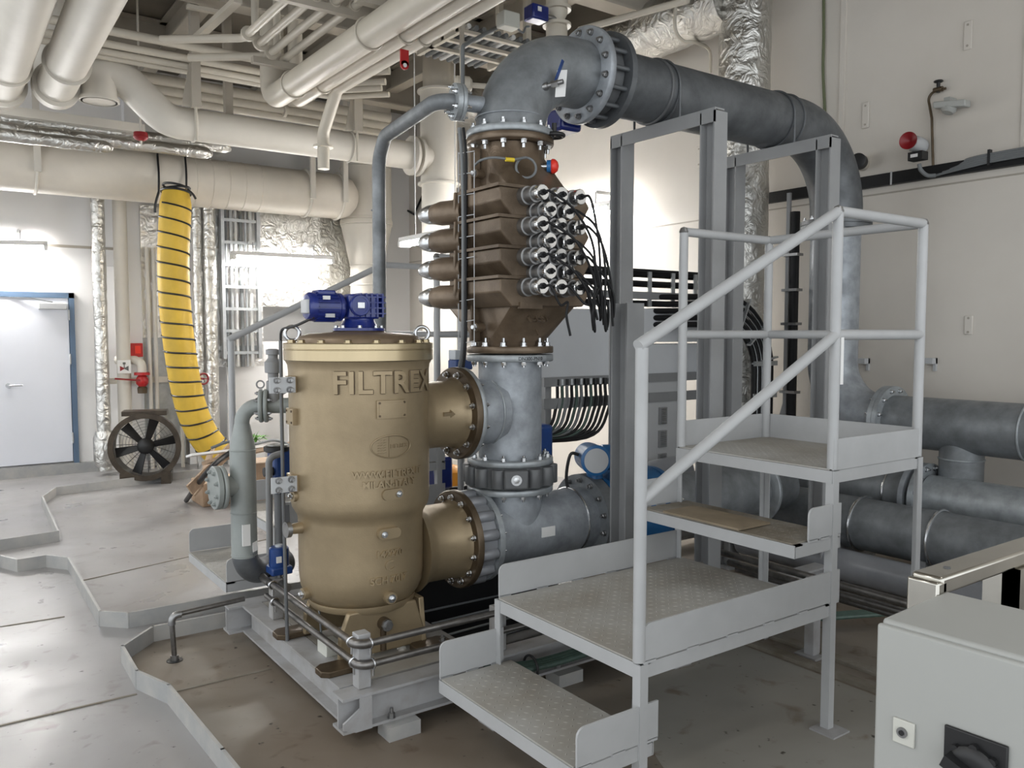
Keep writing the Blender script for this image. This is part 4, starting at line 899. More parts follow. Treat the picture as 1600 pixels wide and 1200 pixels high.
# ------------------------------------------------------------ wire ladder and conduits on reactor's left edge
cc = thing('conduit_bundle', 'upright bundle of grey conduits strapped along the left edge of the reactor', 'conduit', (2.10, 3.50, 1.3))
def pxl(px, py): return atX(px, py, 2.13)
for (a0, a1, a2, r, m) in ((718, 722, 724, 0.010, 'cable_grey'), (724, 728, 728, 0.008, 'rubber')):
    P(MB().tube(catmull([pxl(a0, 200), pxl(a1, 245), pxl(a2, 330), pxl(a2, 450), pxl(a2 - 1, 540), pxl(a0 - 2, 585)], 5), r, 10), 'conduit', m, cc)
b = MB()
for px in (716.5, 741): b.tube([pxl(px, 238), pxl(px, 540)], 0.0022, 5)
for k in range(10): b.tube([pxl(716.5, 240 + k * 33), pxl(741, 236 + k * 33)], 0.0022, 5)
P(b, 'wire_ladder', 'label_grey', cc)
# ------------------------------------------------------------ red-capped switch with coiled cable near reactor top
rc = thing('pressure_switch', 'small device with a bright red cap beside the reactor neck', 'sensor', atY(860, 262, FY - 0.22))
c = atY(864, 260, FY - 0.22); d = Vector((0.75, -0.6, 0)).normalized()
P(MB().lathe([(0.03, 0), (0.036, 0.006), (0.034, 0.02), (0.022, 0.033), (0.001, 0.038)], c - d * 0.01, d, 24), 'red_cap', 'red_bright', rc)
P(MB().cyl(c - d * 0.03, c - d * 0.008, 0.03, seg=20), 'collar', 'blue_meter', rc); P(MB().cyl(c - d * 0.13, c - d * 0.03, 0.014, seg=14), 'stem', 'steel', rc)
cy_ = c - d * 0.07 + ZAX * 0.02
q = atY(822, 262, FY - 0.23); b = MB().torus(q, (-0.4, -0.9, 0.1), 0.048, 0.006, 32, 8); P(b, 'cable_coil', 'cable_grey', rc)
b = MB().tube(catmull([atY(742, 258, FY - 0.05), atY(752, 250, FY - 0.15), atY(772, 246, FY - 0.2), atY(800, 249, FY - 0.23), q + ZAX * 0.048]), 0.006, 8); P(b, 'cable', 'cable_grey', rc)
P(MB().cyl(atY(790, 249, FY - 0.225), atY(803, 250, FY - 0.23), 0.010, seg=10), 'yellow_sleeve', 'yellow', rc)

# ================================================================== BACKFLUSH LINE (left of the filter)
bx_, by_ = 1.262, 4.05; BG = 'backflush_grey'
bf = thing('backflush_pipe', 'pale grey backflush pipe with reducer standing left of the filter', 'pipe', (bx_, by_, 0.35))
zt = 1.245
d_el = Vector((0.80, -0.35, 0)).normalized()
P(MB().tube(fillet([(bx_, by_, 1.14), (bx_, by_, zt), Vector((bx_, by_, zt)) + d_el * 0.10], 0.08, 10), 0.036, 28), 'upper_elbow', BG, bf)
P(MB().lathe([(0.036, 1.16), (0.041, 1.14), (0.060, 1.045), (0.062, 1.025), (0.062, 0.50)], (bx_, by_, 0), (0, 0, 1), 36), 'body', BG, bf, sharp=60)
P(MB().tube(fillet([(bx_, by_, 0.52), (bx_, by_, 0.40), (bx_ + 0.26, by_ + 0.14, 0.40)], 0.13, 12), 0.062, 32), 'lower_elbow', 'galv_dark', bf)
for z in (0.51, 1.03, 0.72): P(MB().torus((bx_, by_, z), (0, 0, 1), 0.062, 0.003, 32, 6), 'weld_bead', BG, bf)
P(MB().cyl((bx_, by_, 0.855), (bx_ - 0.09, by_, 0.855), 0.05, seg=28), 'branch', BG, bf); f = flange(bf, (bx_ - 0.115, by_, 0.855), (1, 0, 0), 0.0, 0.105, 0.022, BG, 0, name='branch_flange'); f2_ = P(MB().disc((bx_ - 0.145, by_, 0.855), (1, 0, 0), 0.105, 0.026, 40, 0.003), 'blind_flange', BG, bf)
bolt_circle(f2_, (bx_ - 0.145, by_, 0.855), (-1, 0, 0), 0.08, 8, 0.010, 0.012, 0.006, 'backflush_grey')
v = thing('pinch_valve', 'grey flanged valve body with upright actuator left of the filter', 'valve', (1.42, 3.98, 1.1))
c = Vector((bx_, by_, zt)) + d_el * 0.09
flange(bf, c - d_el * 0.008, d_el, 0.03, 0.082, 0.02, BG, 0); 
fo = flange(v, c + d_el * 0.016, d_el, 0.02, 0.082, 0.02, BG, 6, 0.009, bm='steel_dull'); bolt_circle(fo, c - d_el * 0.008, -d_el, 0.062, 6, 0.009, 0.012, 0.008, 'steel_dull')
P(MB().tube([c + d_el * 0.03, c + d_el * 0.26], 0.038, 24), 'body', BG, v); q = c + d_el * 0.062
P(MB().lathe([(0.034, 0), (0.034, 0.12), (0.026, 0.125), (0.026, 0.16), (0.040, 0.163), (0.042, 0.215), (0.036, 0.22), (0.024, 0.235), (0.024, 0.25), (0.034, 0.252), (0.034, 0.275), (0.02, 0.28)], q + ZAX * 0.0, (0, 0, 1), 24), 'actuator', 'rail_grey', v)
P(MB().tube(catmull([q + d_el * 0.14 + ZAX * 0.03, q + d_el * 0.10 + ZAX * 0.12, q + d_el * 0.2 + ZAX * 0.14], 4), 0.012, 8), 'brace', 'rail_grey', v)
P(MB().torus(c + ZAX * 0.105, (0.35, 0.8, 0), 0.018, 0.004, 18, 6), 'lifting_loop', 'rail_grey', v)
# labels on the pipe
P(MB().box(bx_ - 0.028, bx_ + 0.01, by_ - 0.066, by_ - 0.056, 0.565, 0.67), 'label', 'paper', bf, label='white paper sticker'); P(MB().obox((bx_ + 0.035, by_ - 0.056, 0.555), (1, 0.4, 0.2), (0, 0.2, 1), (-0.3, 0.9, 0), 0.03, 0.045, 0.004), 'label', 'paper', bf)
# black hose valve behind and dark blue actuator
va = thing('motor_valve', 'dark blue motor valve with black round cap behind the backflush pipe', 'valve', (1.72, 4.62, 0.2))
c = atY(440, 735, 4.42); P(MB().box(c.x - 0.05, c.x + 0.07, 4.40, 4.52, c.z - 0.13, c.z + 0.12), 'actuator', 'blue_actuator', va, bev=0.02)
P(MB().lathe([(0.06, 0), (0.072, 0.008), (0.072, 0.03), (0.05, 0.04)], (c.x - 0.01, 4.46, c.z + 0.10), (0, 0, 1), 28), 'cap', 'black', va); P(MB().torus((c.x - 0.01, 4.46, c.z + 0.135), (0, 0, 1), 0.05, 0.006, 28, 8), 'cap_ring', 'steel', va); P(MB().cyl((c.x - 0.10, 4.42, c.z), (c.x - 0.05, 4.42, c.z), 0.025, seg=14), 'port', 'black', va)
P(MB().cyl((c.x, 4.46, 0.05), (c.x, 4.46, c.z - 0.12), 0.03, seg=16), 'stem', 'valve_grey', va)
P(MB().tube(fillet([atY(422, 912, 4.30), atY(420, 715, 4.30), atY(442, 708, 4.30)], 0.04), 0.018, 14), 'hose', 'rail_grey', va)
# blue solenoid actuator with ball valve and brass-coloured fittings
so = thing('solenoid_valve', 'small bright blue actuator on a steel ball valve beside the skid pipes', 'valve', (1.42, 3.98, 0.45))
c = atX(436, 872, 1.395)
P(MB().lathe([(0.044, -0.07), (0.048, -0.062), (0.048, 0.05), (0.04, 0.058)], c, (0, 0, 1), 20), 'actuator', 'blue_actuator', so); P(MB().lathe([(0.018, 0.056), (0.018, 0.068), (0.012, 0.07)], c, (0, 0, 1), 16), 'indicator', 'bright_glass', so)
P(MB().box(c.x - 0.052, c.x + 0.052, c.y - 0.05, c.y + 0.05, c.z - 0.075, c.z - 0.035), 'base', 'blue_actuator', so, bev=0.008); P(MB().box(c.x - 0.03, c.x - 0.005, c.y - 0.052, c.y - 0.046, c.z - 0.01, c.z + 0.02), 'label', 'paper', so)
zv = c.z - 0.125
b = MB().cyl((c.x, c.y + 0.09, zv), (c.x, c.y - 0.10, zv), 0.024, seg=14); b.lathe([(0.032, -0.03), (0.034, 0), (0.032, 0.03)], (c.x, c.y, zv), (0, 1, 0), 8); b.cyl((c.x, c.y, zv), (c.x, c.y, c.z - 0.06), 0.014, seg=10); P(b, 'valve_body', 'steel_dull', so)
P(MB().tube(fillet([(c.x, c.y + 0.09, zv), (c.x - 0.02, c.y + 0.19, zv), (c.x - 0.05, c.y + 0.19, 0.39), (1.335, c.y + 0.02, 0.388), (1.335, 3.90, 0.388)], 0.03), 0.019, 12), 'pipe_bend', 'pipe_steel', so)
# drain line to the floor hole
dl = thing('drain_pipe', 'thin drain pipe bending down into a round floor hole at left', 'pipe', (0.95, 4.17, 0))
h = atZ(273, 1033, 0); zt_ = atY(268, 962, h.y).z
P(MB().tube(fillet([(h.x, h.y, 0.003), (h.x - 0.01, h.y, zt_), (1.30, h.y + 0.02, zt_ + 0.01)], 0.03), 0.0125, 12), 'pipe_run', 'pipe_steel', dl)
P(MB().tube(fillet([(h.x - 0.009, h.y, zt_ - 0.045), (h.x - 0.01, h.y, zt_), (h.x + 0.035, h.y, zt_)], 0.03), 0.018, 12), 'elbow', 'steel_dull', dl); P(MB().cyl((h.x, h.y, 0.003), (h.x, h.y, 0.03), 0.02, seg=12), 'coupling', 'steel_dull', dl)
P(MB().ring((h.x, h.y, 0.003), (0, 0, 1), 0.02, 0.038, 0.003, 24), 'drain_hole', 'black', dl)
# green hose bundle between skid and stairs
hb = MB()
for k in range(4):
    y = 2.80 + k * 0.022; hb.tube(catmull([(1.92, y + 0.03, 0.16 + 0.01 * (k % 2)), (2.2, y, 0.14), (2.8, y - 0.02, 0.15), (3.4, y - 0.1, 0.10), (4.3, y - 0.5, 0.10)], 6), 0.012, 8)
hbo = S(hb, 'cable_bundle', 'cable_green', 'dark green cable bundle along the skid beam under the landing', 'cable')
for x in (2.12, 2.95): P(MB().torus((x, 2.83, 0.142), (1, 0, 0), 0.05, 0.006, 18, 6), 'cable_tie', 'black', hbo)

# ================================================================== CONTROL CABINET and stainless bench (right foreground)
cb = thing('control_cabinet', 'pale grey control cabinet with black rotary switch in the bottom right corner', 'cabinet', (1.9, 0.5, 0))
ax_, ay_ = Vector((math.cos(R(3)), math.sin(R(3)), 0)), Vector((-math.sin(R(3)), math.cos(R(3)), 0))
k0 = atZ(1370, 975, 0.95)
def cbx(x0, x1, y0, y1, z0, z1):
    return MB().obox(k0 + ax_ * (x0 + x1) / 2 + ay_ * (y0 + y1) / 2 + ZAX * ((z0 + z1) / 2 - 0.95), ax_, ay_, ZAX, x1 - x0, y1 - y0, z1 - z0)
P(cbx(0.014, 0.33, -0.80, -0.004, 0.18, 0.962), 'housing', 'cabinet', cb, bev=0.008)
P(cbx(0.0, 0.018, -0.80, 0.0, 0.19, 0.952), 'door', 'cabinet', cb, bev=0.006)
lk = P(cbx(-0.006, 0.0, -0.093, -0.045, 0.70, 0.755), 'lock_plate', 'box_cream', cb, bev=0.002)
lc = k0 - ax_ * 0.006 + ay_ * -0.067 + ZAX * (0.728 - 0.95); P(MB().disc(lc, -ax_, 0.0115, 0.004, 24), 'lock_cylinder', 'steel_dull', lk); P(MB().disc(lc - ax_ * 0.004, -ax_, 0.006, 0.002, 12), 'key_slot', 'black', lk)
swp = P(cbx(-0.008, 0.0, -0.278, -0.155, 0.655, 0.78), 'switch_plate', 'black', cb, bev=0.003)
sc_ = k0 - ax_ * 0.008 + ay_ * -0.218 + ZAX * (0.706 - 0.95)
P(MB().lathe([(0.052, 0), (0.052, 0.012), (0.044, 0.02), (0.03, 0.022)], sc_, -ax_, 36), 'switch_knob', 'black', swp)
b = MB().obox(sc_ - ax_ * 0.03, ay_ + ZAX * 0.4, -ay_ * 0.4 + ZAX, ax_, 0.10, 0.026, 0.03)
for k in range(8):
    a = 2 * PI * k / 8; b.cyl(sc_ + (ay_ * math.cos(a) + ZAX * math.sin(a)) * 0.05, sc_ + (ay_ * math.cos(a) + ZAX * math.sin(a)) * 0.05 - ax_ * 0.014, 0.009, seg=8)
P(b, 'switch_handle', 'black', swp)
for (x, y) in ((0.05, -0.05), (0.28, -0.05), (0.05, -0.75), (0.28, -0.75)): P(cbx(x - 0.02, x + 0.02, y - 0.02, y + 0.02, 0.0, 0.19), 'leg', 'stainless', cb)
tk = thing('stainless_bench', 'shiny stainless steel framed bench behind the control cabinet', 'bench', (2.6, 0.95, 0))
b = MB().box(2.02, 3.6, 1.01, 1.09, 0.955, 1.0); P(b, 'top_bar', 'stainless', tk, bev=0.008)
P(MB().prism([(0, 0), (0.08, 0), (0.045, 0.99), (0.0, 0.99)], (2.0, 1.09, 0.0), (1, 0, 0), (0, 0, 1), 0.08), 'leg', 'stainless', tk, bev=0.006)
P(MB().box(2.38, 3.6, 1.0, 1.03, 0.55, 0.955), 'side_panel', 'stainless', tk); P(MB().box(2.38, 2.42, 1.0, 1.08, 0.1, 0.955), 'upright', 'stainless', tk)
P(MB().box(3.5, 3.58, 1.01, 1.09, 0, 0.96), 'leg', 'stainless', tk)
P(MB().disc((2.12, 1.05, 1.0), (0, 0, 1), 0.009, 0.002, 16), 'screw', 'valve_grey', tk)

# ================================================================== ELECTRICAL RACK behind the column
er = thing('cable_rack', 'grey electrical rack with panels and cable ladders behind the portal frame', 'rack', (4.2, 4.35, 0))
ER = 4.30
def rk(px, py): return atY(px, py, ER)
x0 = rk(846, 500).x; x1 = 5.05
P(MB().box(x0, rk(1000, 500).x - 0.01, ER, ER + 0.25, rk(900, 594).z, rk(900, 482).z), 'panel', 'cabinet_grey', er, bev=0.006)
xa = rk(1003, 500).x
for (pa, pb, za, zb2) in ((1003, 1088, 484, 594), (1090, 1170, 484, 594), (1004, 1090, 420 + 100, 590)):
    pass
zt2, zm2 = rk(1010, 482).z, rk(1010, 590).z
w3 = (x1 - xa) / 2
for k in range(2):
    for (z0_, z1_) in ((zm2, (zm2 + zt2) / 2 - 0.008), ((zm2 + zt2) / 2 + 0.008, zt2)):
        P(MB().box(xa + w3 * k + 0.005, xa + w3 * (k + 1) - 0.005, ER, ER + 0.25, z0_, z1_), 'panel', 'cabinet_grey', er, bev=0.004)
# horizontal steel bands
for py0, py1, pxe in ((588, 602, 1160), (620, 636, 1160), (452, 464, 1200)):
    zA, zB_ = rk(900, py1).z, rk(900, py0).z
    P(MB().box(x0, x1, ER - 0.03, ER - 0.005, min(zA, zB_), max(zA, zB_)), 'rail', 'rail_grey', er)
# ladders with black cables above the panels
for py in (424, 440, 458, 472):
    z = rk(950, py).z
    b = MB()
    for k in range(4): b.tube([(x0 - 0.1, ER + 0.02 + k * 0.03, z), (x1 + 0.15, ER + 0.02 + k * 0.03, z)], 0.020, 8)
    P(b, 'cable_run', 'rubber', er)
x = x0
while x < x1 + 0.1:
    P(MB().box(x, x + 0.035, ER - 0.012, ER + 0.0, rk(950, 478).z, rk(950, 418).z), 'rung', 'tray', er); x += 0.24
P(MB().box(x0 - 0.1, x1 + 0.15, ER - 0.014, ER - 0.002, rk(950, 421).z, rk(950, 417).z), 'ladder_side', 'rubber', er)
# posts
for x in (x0 + 0.05, xa - 0.03, x1 - 0.04): P(MB().box(x, x + 0.05, ER + 0.02, ER + 0.07, 0, zm2), 'post', 'frame_grey', er)
# hanging cable loops under the left panel, flowing to the right
b_ = 0
for k in range(12):
    t_ = k / 11; xs = rk(868 + 75 * t_, 600).x; zs = rk(900, 598).z; rad = 0.16 + 0.15 * t_
    lo = rk(900, 668 + 16 * t_).z
    pts = [(xs, ER - 0.02 - 0.004 * k, zs), (xs - 0.01, ER - 0.02 - 0.004 * k, (zs + lo) / 2), (xs - 0.12 - 0.06 * t_, ER - 0.03, lo), (rk(840, 640).x - 0.35, ER + 0.02, lo + 0.02)]
    P(MB().tube(catmull(pts, 7), 0.011, 8), 'cable_loop', ('rubber', 'cable_green', 'cable_grey')[k % 3] if k < 8 else 'rubber', er)
    P(MB().cyl((xs, ER - 0.02 - 0.004 * k, zs - 0.01), (xs, ER - 0.02 - 0.004 * k, zs + 0.03), 0.014, seg=10), 'cable_gland', 'tray' if k % 2 else 'black', er)
# curved cable ladder at the right end dropping to the floor
cxr, czr = 4.66, rk(950, 448).z - 0.60; CYR = 3.93
for k in range(5):
    r_ = 0.34 + k * 0.05
    arc = [(cxr + r_ * math.sin(a), czr + r_ * math.cos(a)) for a in [PI / 2 * i / 10 for i in range(11)]]
    P(MB().tube([Vector((cxr - 0.35, ER + 0.05, czr + r_))] + [Vector((x, CYR, z)) for x, z in arc] + [Vector((cxr + r_, CYR, 0.80))], 0.020, 8), 'cable_run', 'rubber', er)
    if k < 4:
        r2 = r_ + 0.025; arc = [(cxr + r2 * math.sin(a), czr + r2 * math.cos(a)) for a in [PI / 2 * i / 10 for i in range(11)]]
        P(MB().tube([Vector((x, CYR - 0.015, z)) for x, z in arc] + [Vector((cxr + r2, CYR - 0.015, 0.80))], 0.004, 6), 'ladder_side', 'tray', er)
for a in (R(25), R(52), R(80)):
    d = Vector((math.sin(a), 0, math.cos(a))); P(MB().bar(Vector((cxr, CYR - 0.025, czr)) + d * 0.31, Vector((cxr, CYR - 0.025, czr)) + d * 0.58, 0.012, 0.035, (0, 1, 0)), 'rung', 'tray', er)
for z in (1.36, 1.12, 0.92): P(MB().box(cxr + 0.31, cxr + 0.58, CYR - 0.03, CYR - 0.02, z, z + 0.035), 'rung', 'tray', er)
# terminal strip column
ts = rk(1030, 640)
P(MB().box(rk(1008, 640).x, rk(1066, 640).x, ER - 0.02, ER + 0.05, rk(1030, 770).z, rk(1030, 592).z), 'terminal_panel', 'label_grey', er)
for k in range(4):
    b = MB(); z0_ = rk(1030, 636 + k * 36).z
    P(MB().box(ts.x - 0.03, ts.x + 0.05, ER - 0.035, ER - 0.02, z0_ - 0.125, z0_), 'terminal_block', 'rail_grey', er)
    for j in range(8): b.box(ts.x - 0.02, ts.x + 0.03, ER - 0.045, ER - 0.034, z0_ - 0.015 - j * 0.0145, z0_ - 0.008 - j * 0.0145)
    P(b, 'terminal_row', 'steel', er)
# big grey elbow pipe under the rack, seen through the frame
b = MB().tube(fillet([(3.95, 4.08, 0.12), (3.95, 4.08, 0.60), (4.42, 4.08, 0.62)], 0.2), 0.11, 28); S(b, 'pipe_bend', 'lug_grey', 'pale grey pipe bend below the electrical rack', 'pipe')
# ================================================================== DUCTS, HOSE, FAN
du = thing('air_duct', 'large horizontal cream air duct across the upper left', 'duct', (2.2, 9.5, 3.0))
DY = 9.5; DZ = atY(200, 274, DY).z; DR = 0.265
P(MB().cyl((-1.5, DY, DZ), (4.13, DY, DZ), DR, seg=48), 'duct_run', 'duct_white', du)
for px in (300, 325, 350, 375, 400): 
    x = atY(px, 300, DY).x; P(MB().torus((x, DY, DZ), (1, 0, 0), DR, 0.006, 40, 6), 'seam_ring', 'duct_white', du)
for px in (55, 475, 525): 
    x = atY(px, 300, DY).x; P(MB().torus((x, DY, DZ), (1, 0, 0), DR + 0.006, 0.016, 40, 8), 'hanger_ring', 'white_pipe', du); P(MB().box(x - 0.03, x + 0.03, DY - DR - 0.03, DY - DR, DZ - 0.1, CEIL), 'hanger_strap', 'white_pipe', du)
P(MB().lathe([(DR, 0), (DR * 0.98, 0.08), (DR * 0.85, 0.18), (DR * 0.55, 0.25), (0.01, 0.27)], (4.13, DY, DZ), (1, 0, 0), 40), 'duct_end', 'duct_white', du)
cv = thing('cone_duct', 'vertical cream duct tapering like a funnel behind the slim vent pipe', 'duct', (4.35, 9.2, 0))
VY = 9.74; c = atY(572, 300, VY); vr = 0.32
zz = lambda py: atY(572, py, VY).z
P(MB().lathe([(vr, zz(150)), (vr, zz(345)), (vr + 0.01, zz(346)), (vr + 0.01, zz(352)), (vr, zz(353)), (0.214, zz(415)), (0.208, zz(418)), (0.208, 0)], (c.x, VY, 0), (0, 0, 1), 48), 'shell', 'white_pipe', cv)
for py in (265, 252, 342, 354, 416, 432, 446): P(MB().torus((c.x, VY, zz(py)), (0, 0, 1), vr if py < 360 else 0.214, 0.007, 40, 6), 'seam_ring', 'white_pipe', cv)
P(MB().cyl((c.x, VY, zz(150)), (c.x, VY, CEIL), vr * 0.95, seg=40), 'upper_shell', 'cream_dark', cv)
vw = thing('vertical_duct', 'tall white vertical duct with flange rings left of the elbow', 'duct', (4.55, 7.7, 0))
V2 = 7.7; c2 = atY(686, 300, V2); z2 = lambda py: atY(686, py, V2).z
P(MB().cyl((c2.x, V2, 0), (c2.x, V2, z2(288)), 0.185, seg=40), 'lower_shell', 'white_pipe', vw); P(MB().cyl((c2.x, V2, z2(288)), (c2.x, V2, z2(145)), 0.195, seg=40), 'mid_shell', 'white_pipe', vw); P(MB().cyl((c2.x, V2, z2(145)), (c2.x, V2, CEIL), 0.165, seg=40), 'upper_shell', 'cream', vw)
for py in (146, 290): f = P(MB().ring((c2.x, V2, z2(py)), (0, 0, 1), 0.15, 0.225, 0.02, 40), 'flange_ring', 'white_pipe', vw)
# yellow flexible hose hung from the duct
yh = thing('flexible_hose', 'yellow flexible air hose with black spiral hanging from the duct', 'hose', atY(320, 700, 9.0))
HY = 9.02
pts = [atY(275, 296, HY), atY(274, 330, HY), atY(271, 400, HY), atY(273, 470, HY), atY(279, 530, HY), atY(288, 590, HY), atY(300, 640, HY), atY(318, 680, HY), atY(345, 712, HY)]
path = catmull(pts, 10); n = len(path)
rad = []
Ls = [0]
for i in range(1, n): Ls.append(Ls[-1] + (path[i] - path[i - 1]).length)
for i in range(n): rad.append(0.155 * (0.8 + 0.2 * min(1, Ls[i] / 0.15)))
P(MB().tube(path, rad, 32), 'hose_skin', 'yellow_fabric', yh)
def path_at(s):
    for i in range(1, n):
        if Ls[i] >= s: k = (s - Ls[i - 1]) / (Ls[i] - Ls[i - 1]); return path[i - 1].lerp(path[i], k), (path[i] - path[i - 1]).normalized()
    return path[-1], (path[-1] - path[-2]).normalized()
pitch = 0.150; sp = []; s = 0.16
while s < Ls[-1]:
    p, t_ = path_at(s); u = Vector((0, 1, 0)).cross(t_).normalized(); v_ = t_.cross(u); a = -2 * PI * s / pitch
    sp.append(p + (u * math.cos(a) + v_ * math.sin(a)) * 0.158); s += pitch / 28
P(MB().tube(sp, 0.010, 6), 'spiral_band', 'black', yh)
rp = MB()
for k, (dz_, tilt) in enumerate(((0.0, 0.1), (0.03, -0.1), (0.05, 0.2))): rp.torus(pts[0] + ZAX * (dz_ - 0.03), (tilt, 0.1, 1), 0.145 - k * 0.01, 0.012, 28, 6)
for px in (248, 291): rp.tube(catmull([atY(px, 300, DY - DR - 0.05), atY(px, 270, DY - DR - 0.03), atY(px - 2, 242, DY - DR * 0.7), Vector((atY(px, 240, DY).x, DY, DZ + DR + 0.01))], 4), 0.011, 6)
rp.tube(catmull([atY(248, 300, HY - 0.12), atY(243, 318, HY - 0.14), atY(242, 332, HY - 0.14)]), 0.013, 6); rp.tube(catmull([atY(293, 296, HY - 0.12), atY(301, 303, HY - 0.14), atY(306, 311, HY - 0.14)]), 0.013, 6)
S(rp, 'rope', 'black', 'black rope tying the yellow hose to the air duct', 'rope')
# floor fan
FNY = 9.45; fc = atY(229, 712, FNY); fr = 0.335
fn = thing('floor_fan', 'round dark metal fan with six blades standing on the floor by the wall', 'fan', (fc.x, FNY, 0)); LOC[fn.name] = Vector((fc.x, FNY, 0))
fc.z = 0.40
AXF = Vector((-0.30, -0.95, 0)).normalized(); u_ = Vector((0.95, -0.30, 0)).normalized()
P(MB().lathe([(fr - 0.02, -0.14), (fr, -0.15), (fr, 0.12), (fr + 0.025, 0.14), (fr + 0.025, 0.155), (fr - 0.03, 0.155), (fr - 0.03, 0.13), (fr - 0.02, 0.12)], fc, AXF, 48, closed=True), 'housing', 'fan_metal', fn)
hub = P(MB().lathe([(0.075, -0.02), (0.085, 0.02), (0.085, 0.07), (0.05, 0.10), (0.001, 0.105)], fc, AXF, 24), 'hub', 'black', fn)
for k in range(6):
    a = R(12 + 60 * k); d = u_ * math.cos(a) + ZAX * math.sin(a); t_ = AXF.cross(d); t2_ = (t_ * 0.85 + AXF * 0.5).normalized()
    c = fc + AXF * 0.05; b = MB(); nrm = d.cross(t2_).normalized() * 0.006
    q = [c + d * 0.07 - t2_ * 0.03, c + d * 0.07 + t2_ * 0.03, c + d * (fr - 0.035) + t2_ * 0.055, c + d * (fr - 0.035) - t2_ * 0.055]
    b.add([x_ - nrm for x_ in q] + [x_ + nrm for x_ in q], [(3, 2, 1, 0), (4, 5, 6, 7), (0, 1, 5, 4), (1, 2, 6, 5), (2, 3, 7, 6), (3, 0, 4, 7)]); P(b, 'fan_blade', 'black', fn)
b = MB()
for k in range(9): b.torus(fc - AXF * 0.14, AXF, 0.06 + k * 0.032, 0.0022, 36, 4)
for k in range(8): a = PI * k / 8; d = u_ * math.cos(a) + ZAX * math.sin(a); b.cyl(fc - AXF * 0.14 - d * fr, fc - AXF * 0.14 + d * fr, 0.004, seg=6)
P(b, 'rear_grille', 'steel_dull', fn)
b = MB()
for sx in (-1, 1): b.obox(fc + u_ * sx * 0.20 - ZAX * (fc.z - 0.065) , u_, AXF, ZAX, 0.10, 0.30, 0.13)
P(b, 'foot', 'fan_metal', fn); P(MB().obox(fc + ZAX * (fr + 0.02), u_, AXF, ZAX, 0.44, 0.24, 0.05), 'top_bracket', 'fan_metal', fn)
# pile of boards and offcuts behind the kerb
def plank(p0, p1, wd, th, m, label, up=(0, 0, 1), name='plank'): S(MB().bar(p0, p1, wd, th, up), name, m, label, 'board', 'offcut pile')
g = lambda px, py, y: atY(px, py, y)
plank(g(296, 766, 7.2), g(372, 690, 7.4), 0.10, 0.02, 'wood', 'light wooden plank leaning with its foot on the floor in the offcut pile', (0, 1, 0.3))
plank(g(310, 768, 7.3), g(330, 704, 7.6), 0.16, 0.015, 'wood', 'upright wooden offcut standing at the left of the offcut pile', (1, 0.3, 0))
plank(g(295, 712, 7.1), g(452, 693, 7.4), 0.09, 0.018, 'paper', 'long white strip lying across the top of the offcut pile', (0, 0.3, 1))
plank(g(322, 722, 7.1), g(470, 690, 7.3), 0.16, 0.03, 'wood', 'wide wooden board lying under the white strip in the pile', (0, 0.3, 1))
S(MB().obox(Vector((g(352, 748, 8.0).x, 8.0, 0.11)), (1, 0.1, 0), (0, 1, 0), (0, 0, 1), 0.55, 0.4, 0.22), 'cardboard_box', 'wood', 'brown cardboard box under the boards in the offcut pile', 'box', bev=0.01)
S(MB().obox(Vector((g(412, 735, 7.6).x, 7.6, 0.21)), (1, -0.1, 0), (0, 1, 0), (0, 0, 1), 0.4, 0.35, 0.42), 'cardboard_box', 'wood', 'taller brown cardboard box behind the grey backflush pipe', 'box', bev=0.01)
S(MB().tube(catmull([atZ(291, 782, 0.02), g(320, 742, 7.0), g(352, 712, 7.0), g(395, 690, 7.1)], 5), 0.022, 10), 'rubber_hose', 'black', 'black rubber hose leaning across the offcut pile', 'hose')
S(MB().tube(catmull([g(330, 700, 6.9), g(360, 690, 6.9), g(395, 694, 6.9), g(430, 688, 7.0), g(462, 700, 7.0)], 6), 0.012, 8), 'cable', 'cable_grey', 'grey cable lying on top of the offcut pile', 'cable')
pl = MB()
for k in range(26):
    p = g(392 + random.uniform(-14, 22), 682 + random.uniform(-3, 5), 7.2); d = Vector((random.uniform(-1, 1), random.uniform(-1, 1), random.uniform(0, 0.6))).normalized(); n_ = d.cross(ZAX).normalized() * 0.015
    pl.add([p - d * 0.05, p - n_, p + d * 0.05, p + n_, p + ZAX * 0.006], [(0, 1, 4), (1, 2, 4), (2, 3, 4), (3, 0, 4)])
S(pl, 'netting', 'green_plant', 'scrap of green netting on top of the offcut pile', 'netting')

# ================================================================== FAR WALL SERVICES (left)
def vpipe(px, y, r, m, name, lab, cat, zt=None, zb_=0.0, group=None, wob=0.0):
    x = atY(px, 520, y).x; zt = zt or CEIL - 0.4; b = MB(); N = 40
    pth = [(x, y, zb_ + (zt - zb_) * i / N) for i in range(N + 1)]; rr = [r * (1 + random.uniform(-wob, wob)) for i in range(N + 1)]
    b.tube(pth, rr, 24); return S(b, name, m, lab, cat, group, sharp=60)
o = vpipe(158, 10.25, 0.072, 'foil', 'foil_pipe', 'crumpled foil wrapped pipe standing between the door and the fan', 'pipe', 3.2, 0.05, 'foil wrapped pipes', 0.05)
P(MB().lathe([(0.09, 0.10), (0.115, 0.16), (0.115, 0.42), (0.085, 0.50)], (o.location.x, 10.25, 0), (0, 0, 1), 24), 'foil_collar', 'foil', o)
vpipe(192, 10.3, 0.075, 'white_pipe', 'white_pipe', 'white painted pipe beside the crumpled foil pipe', 'pipe', 3.2)
vpipe(312, 9.9, 0.06, 'foil', 'foil_pipe', 'foil wrapped pipe just right of the yellow hose', 'pipe', 3.2, 0.0, 'foil wrapped pipes', 0.05)
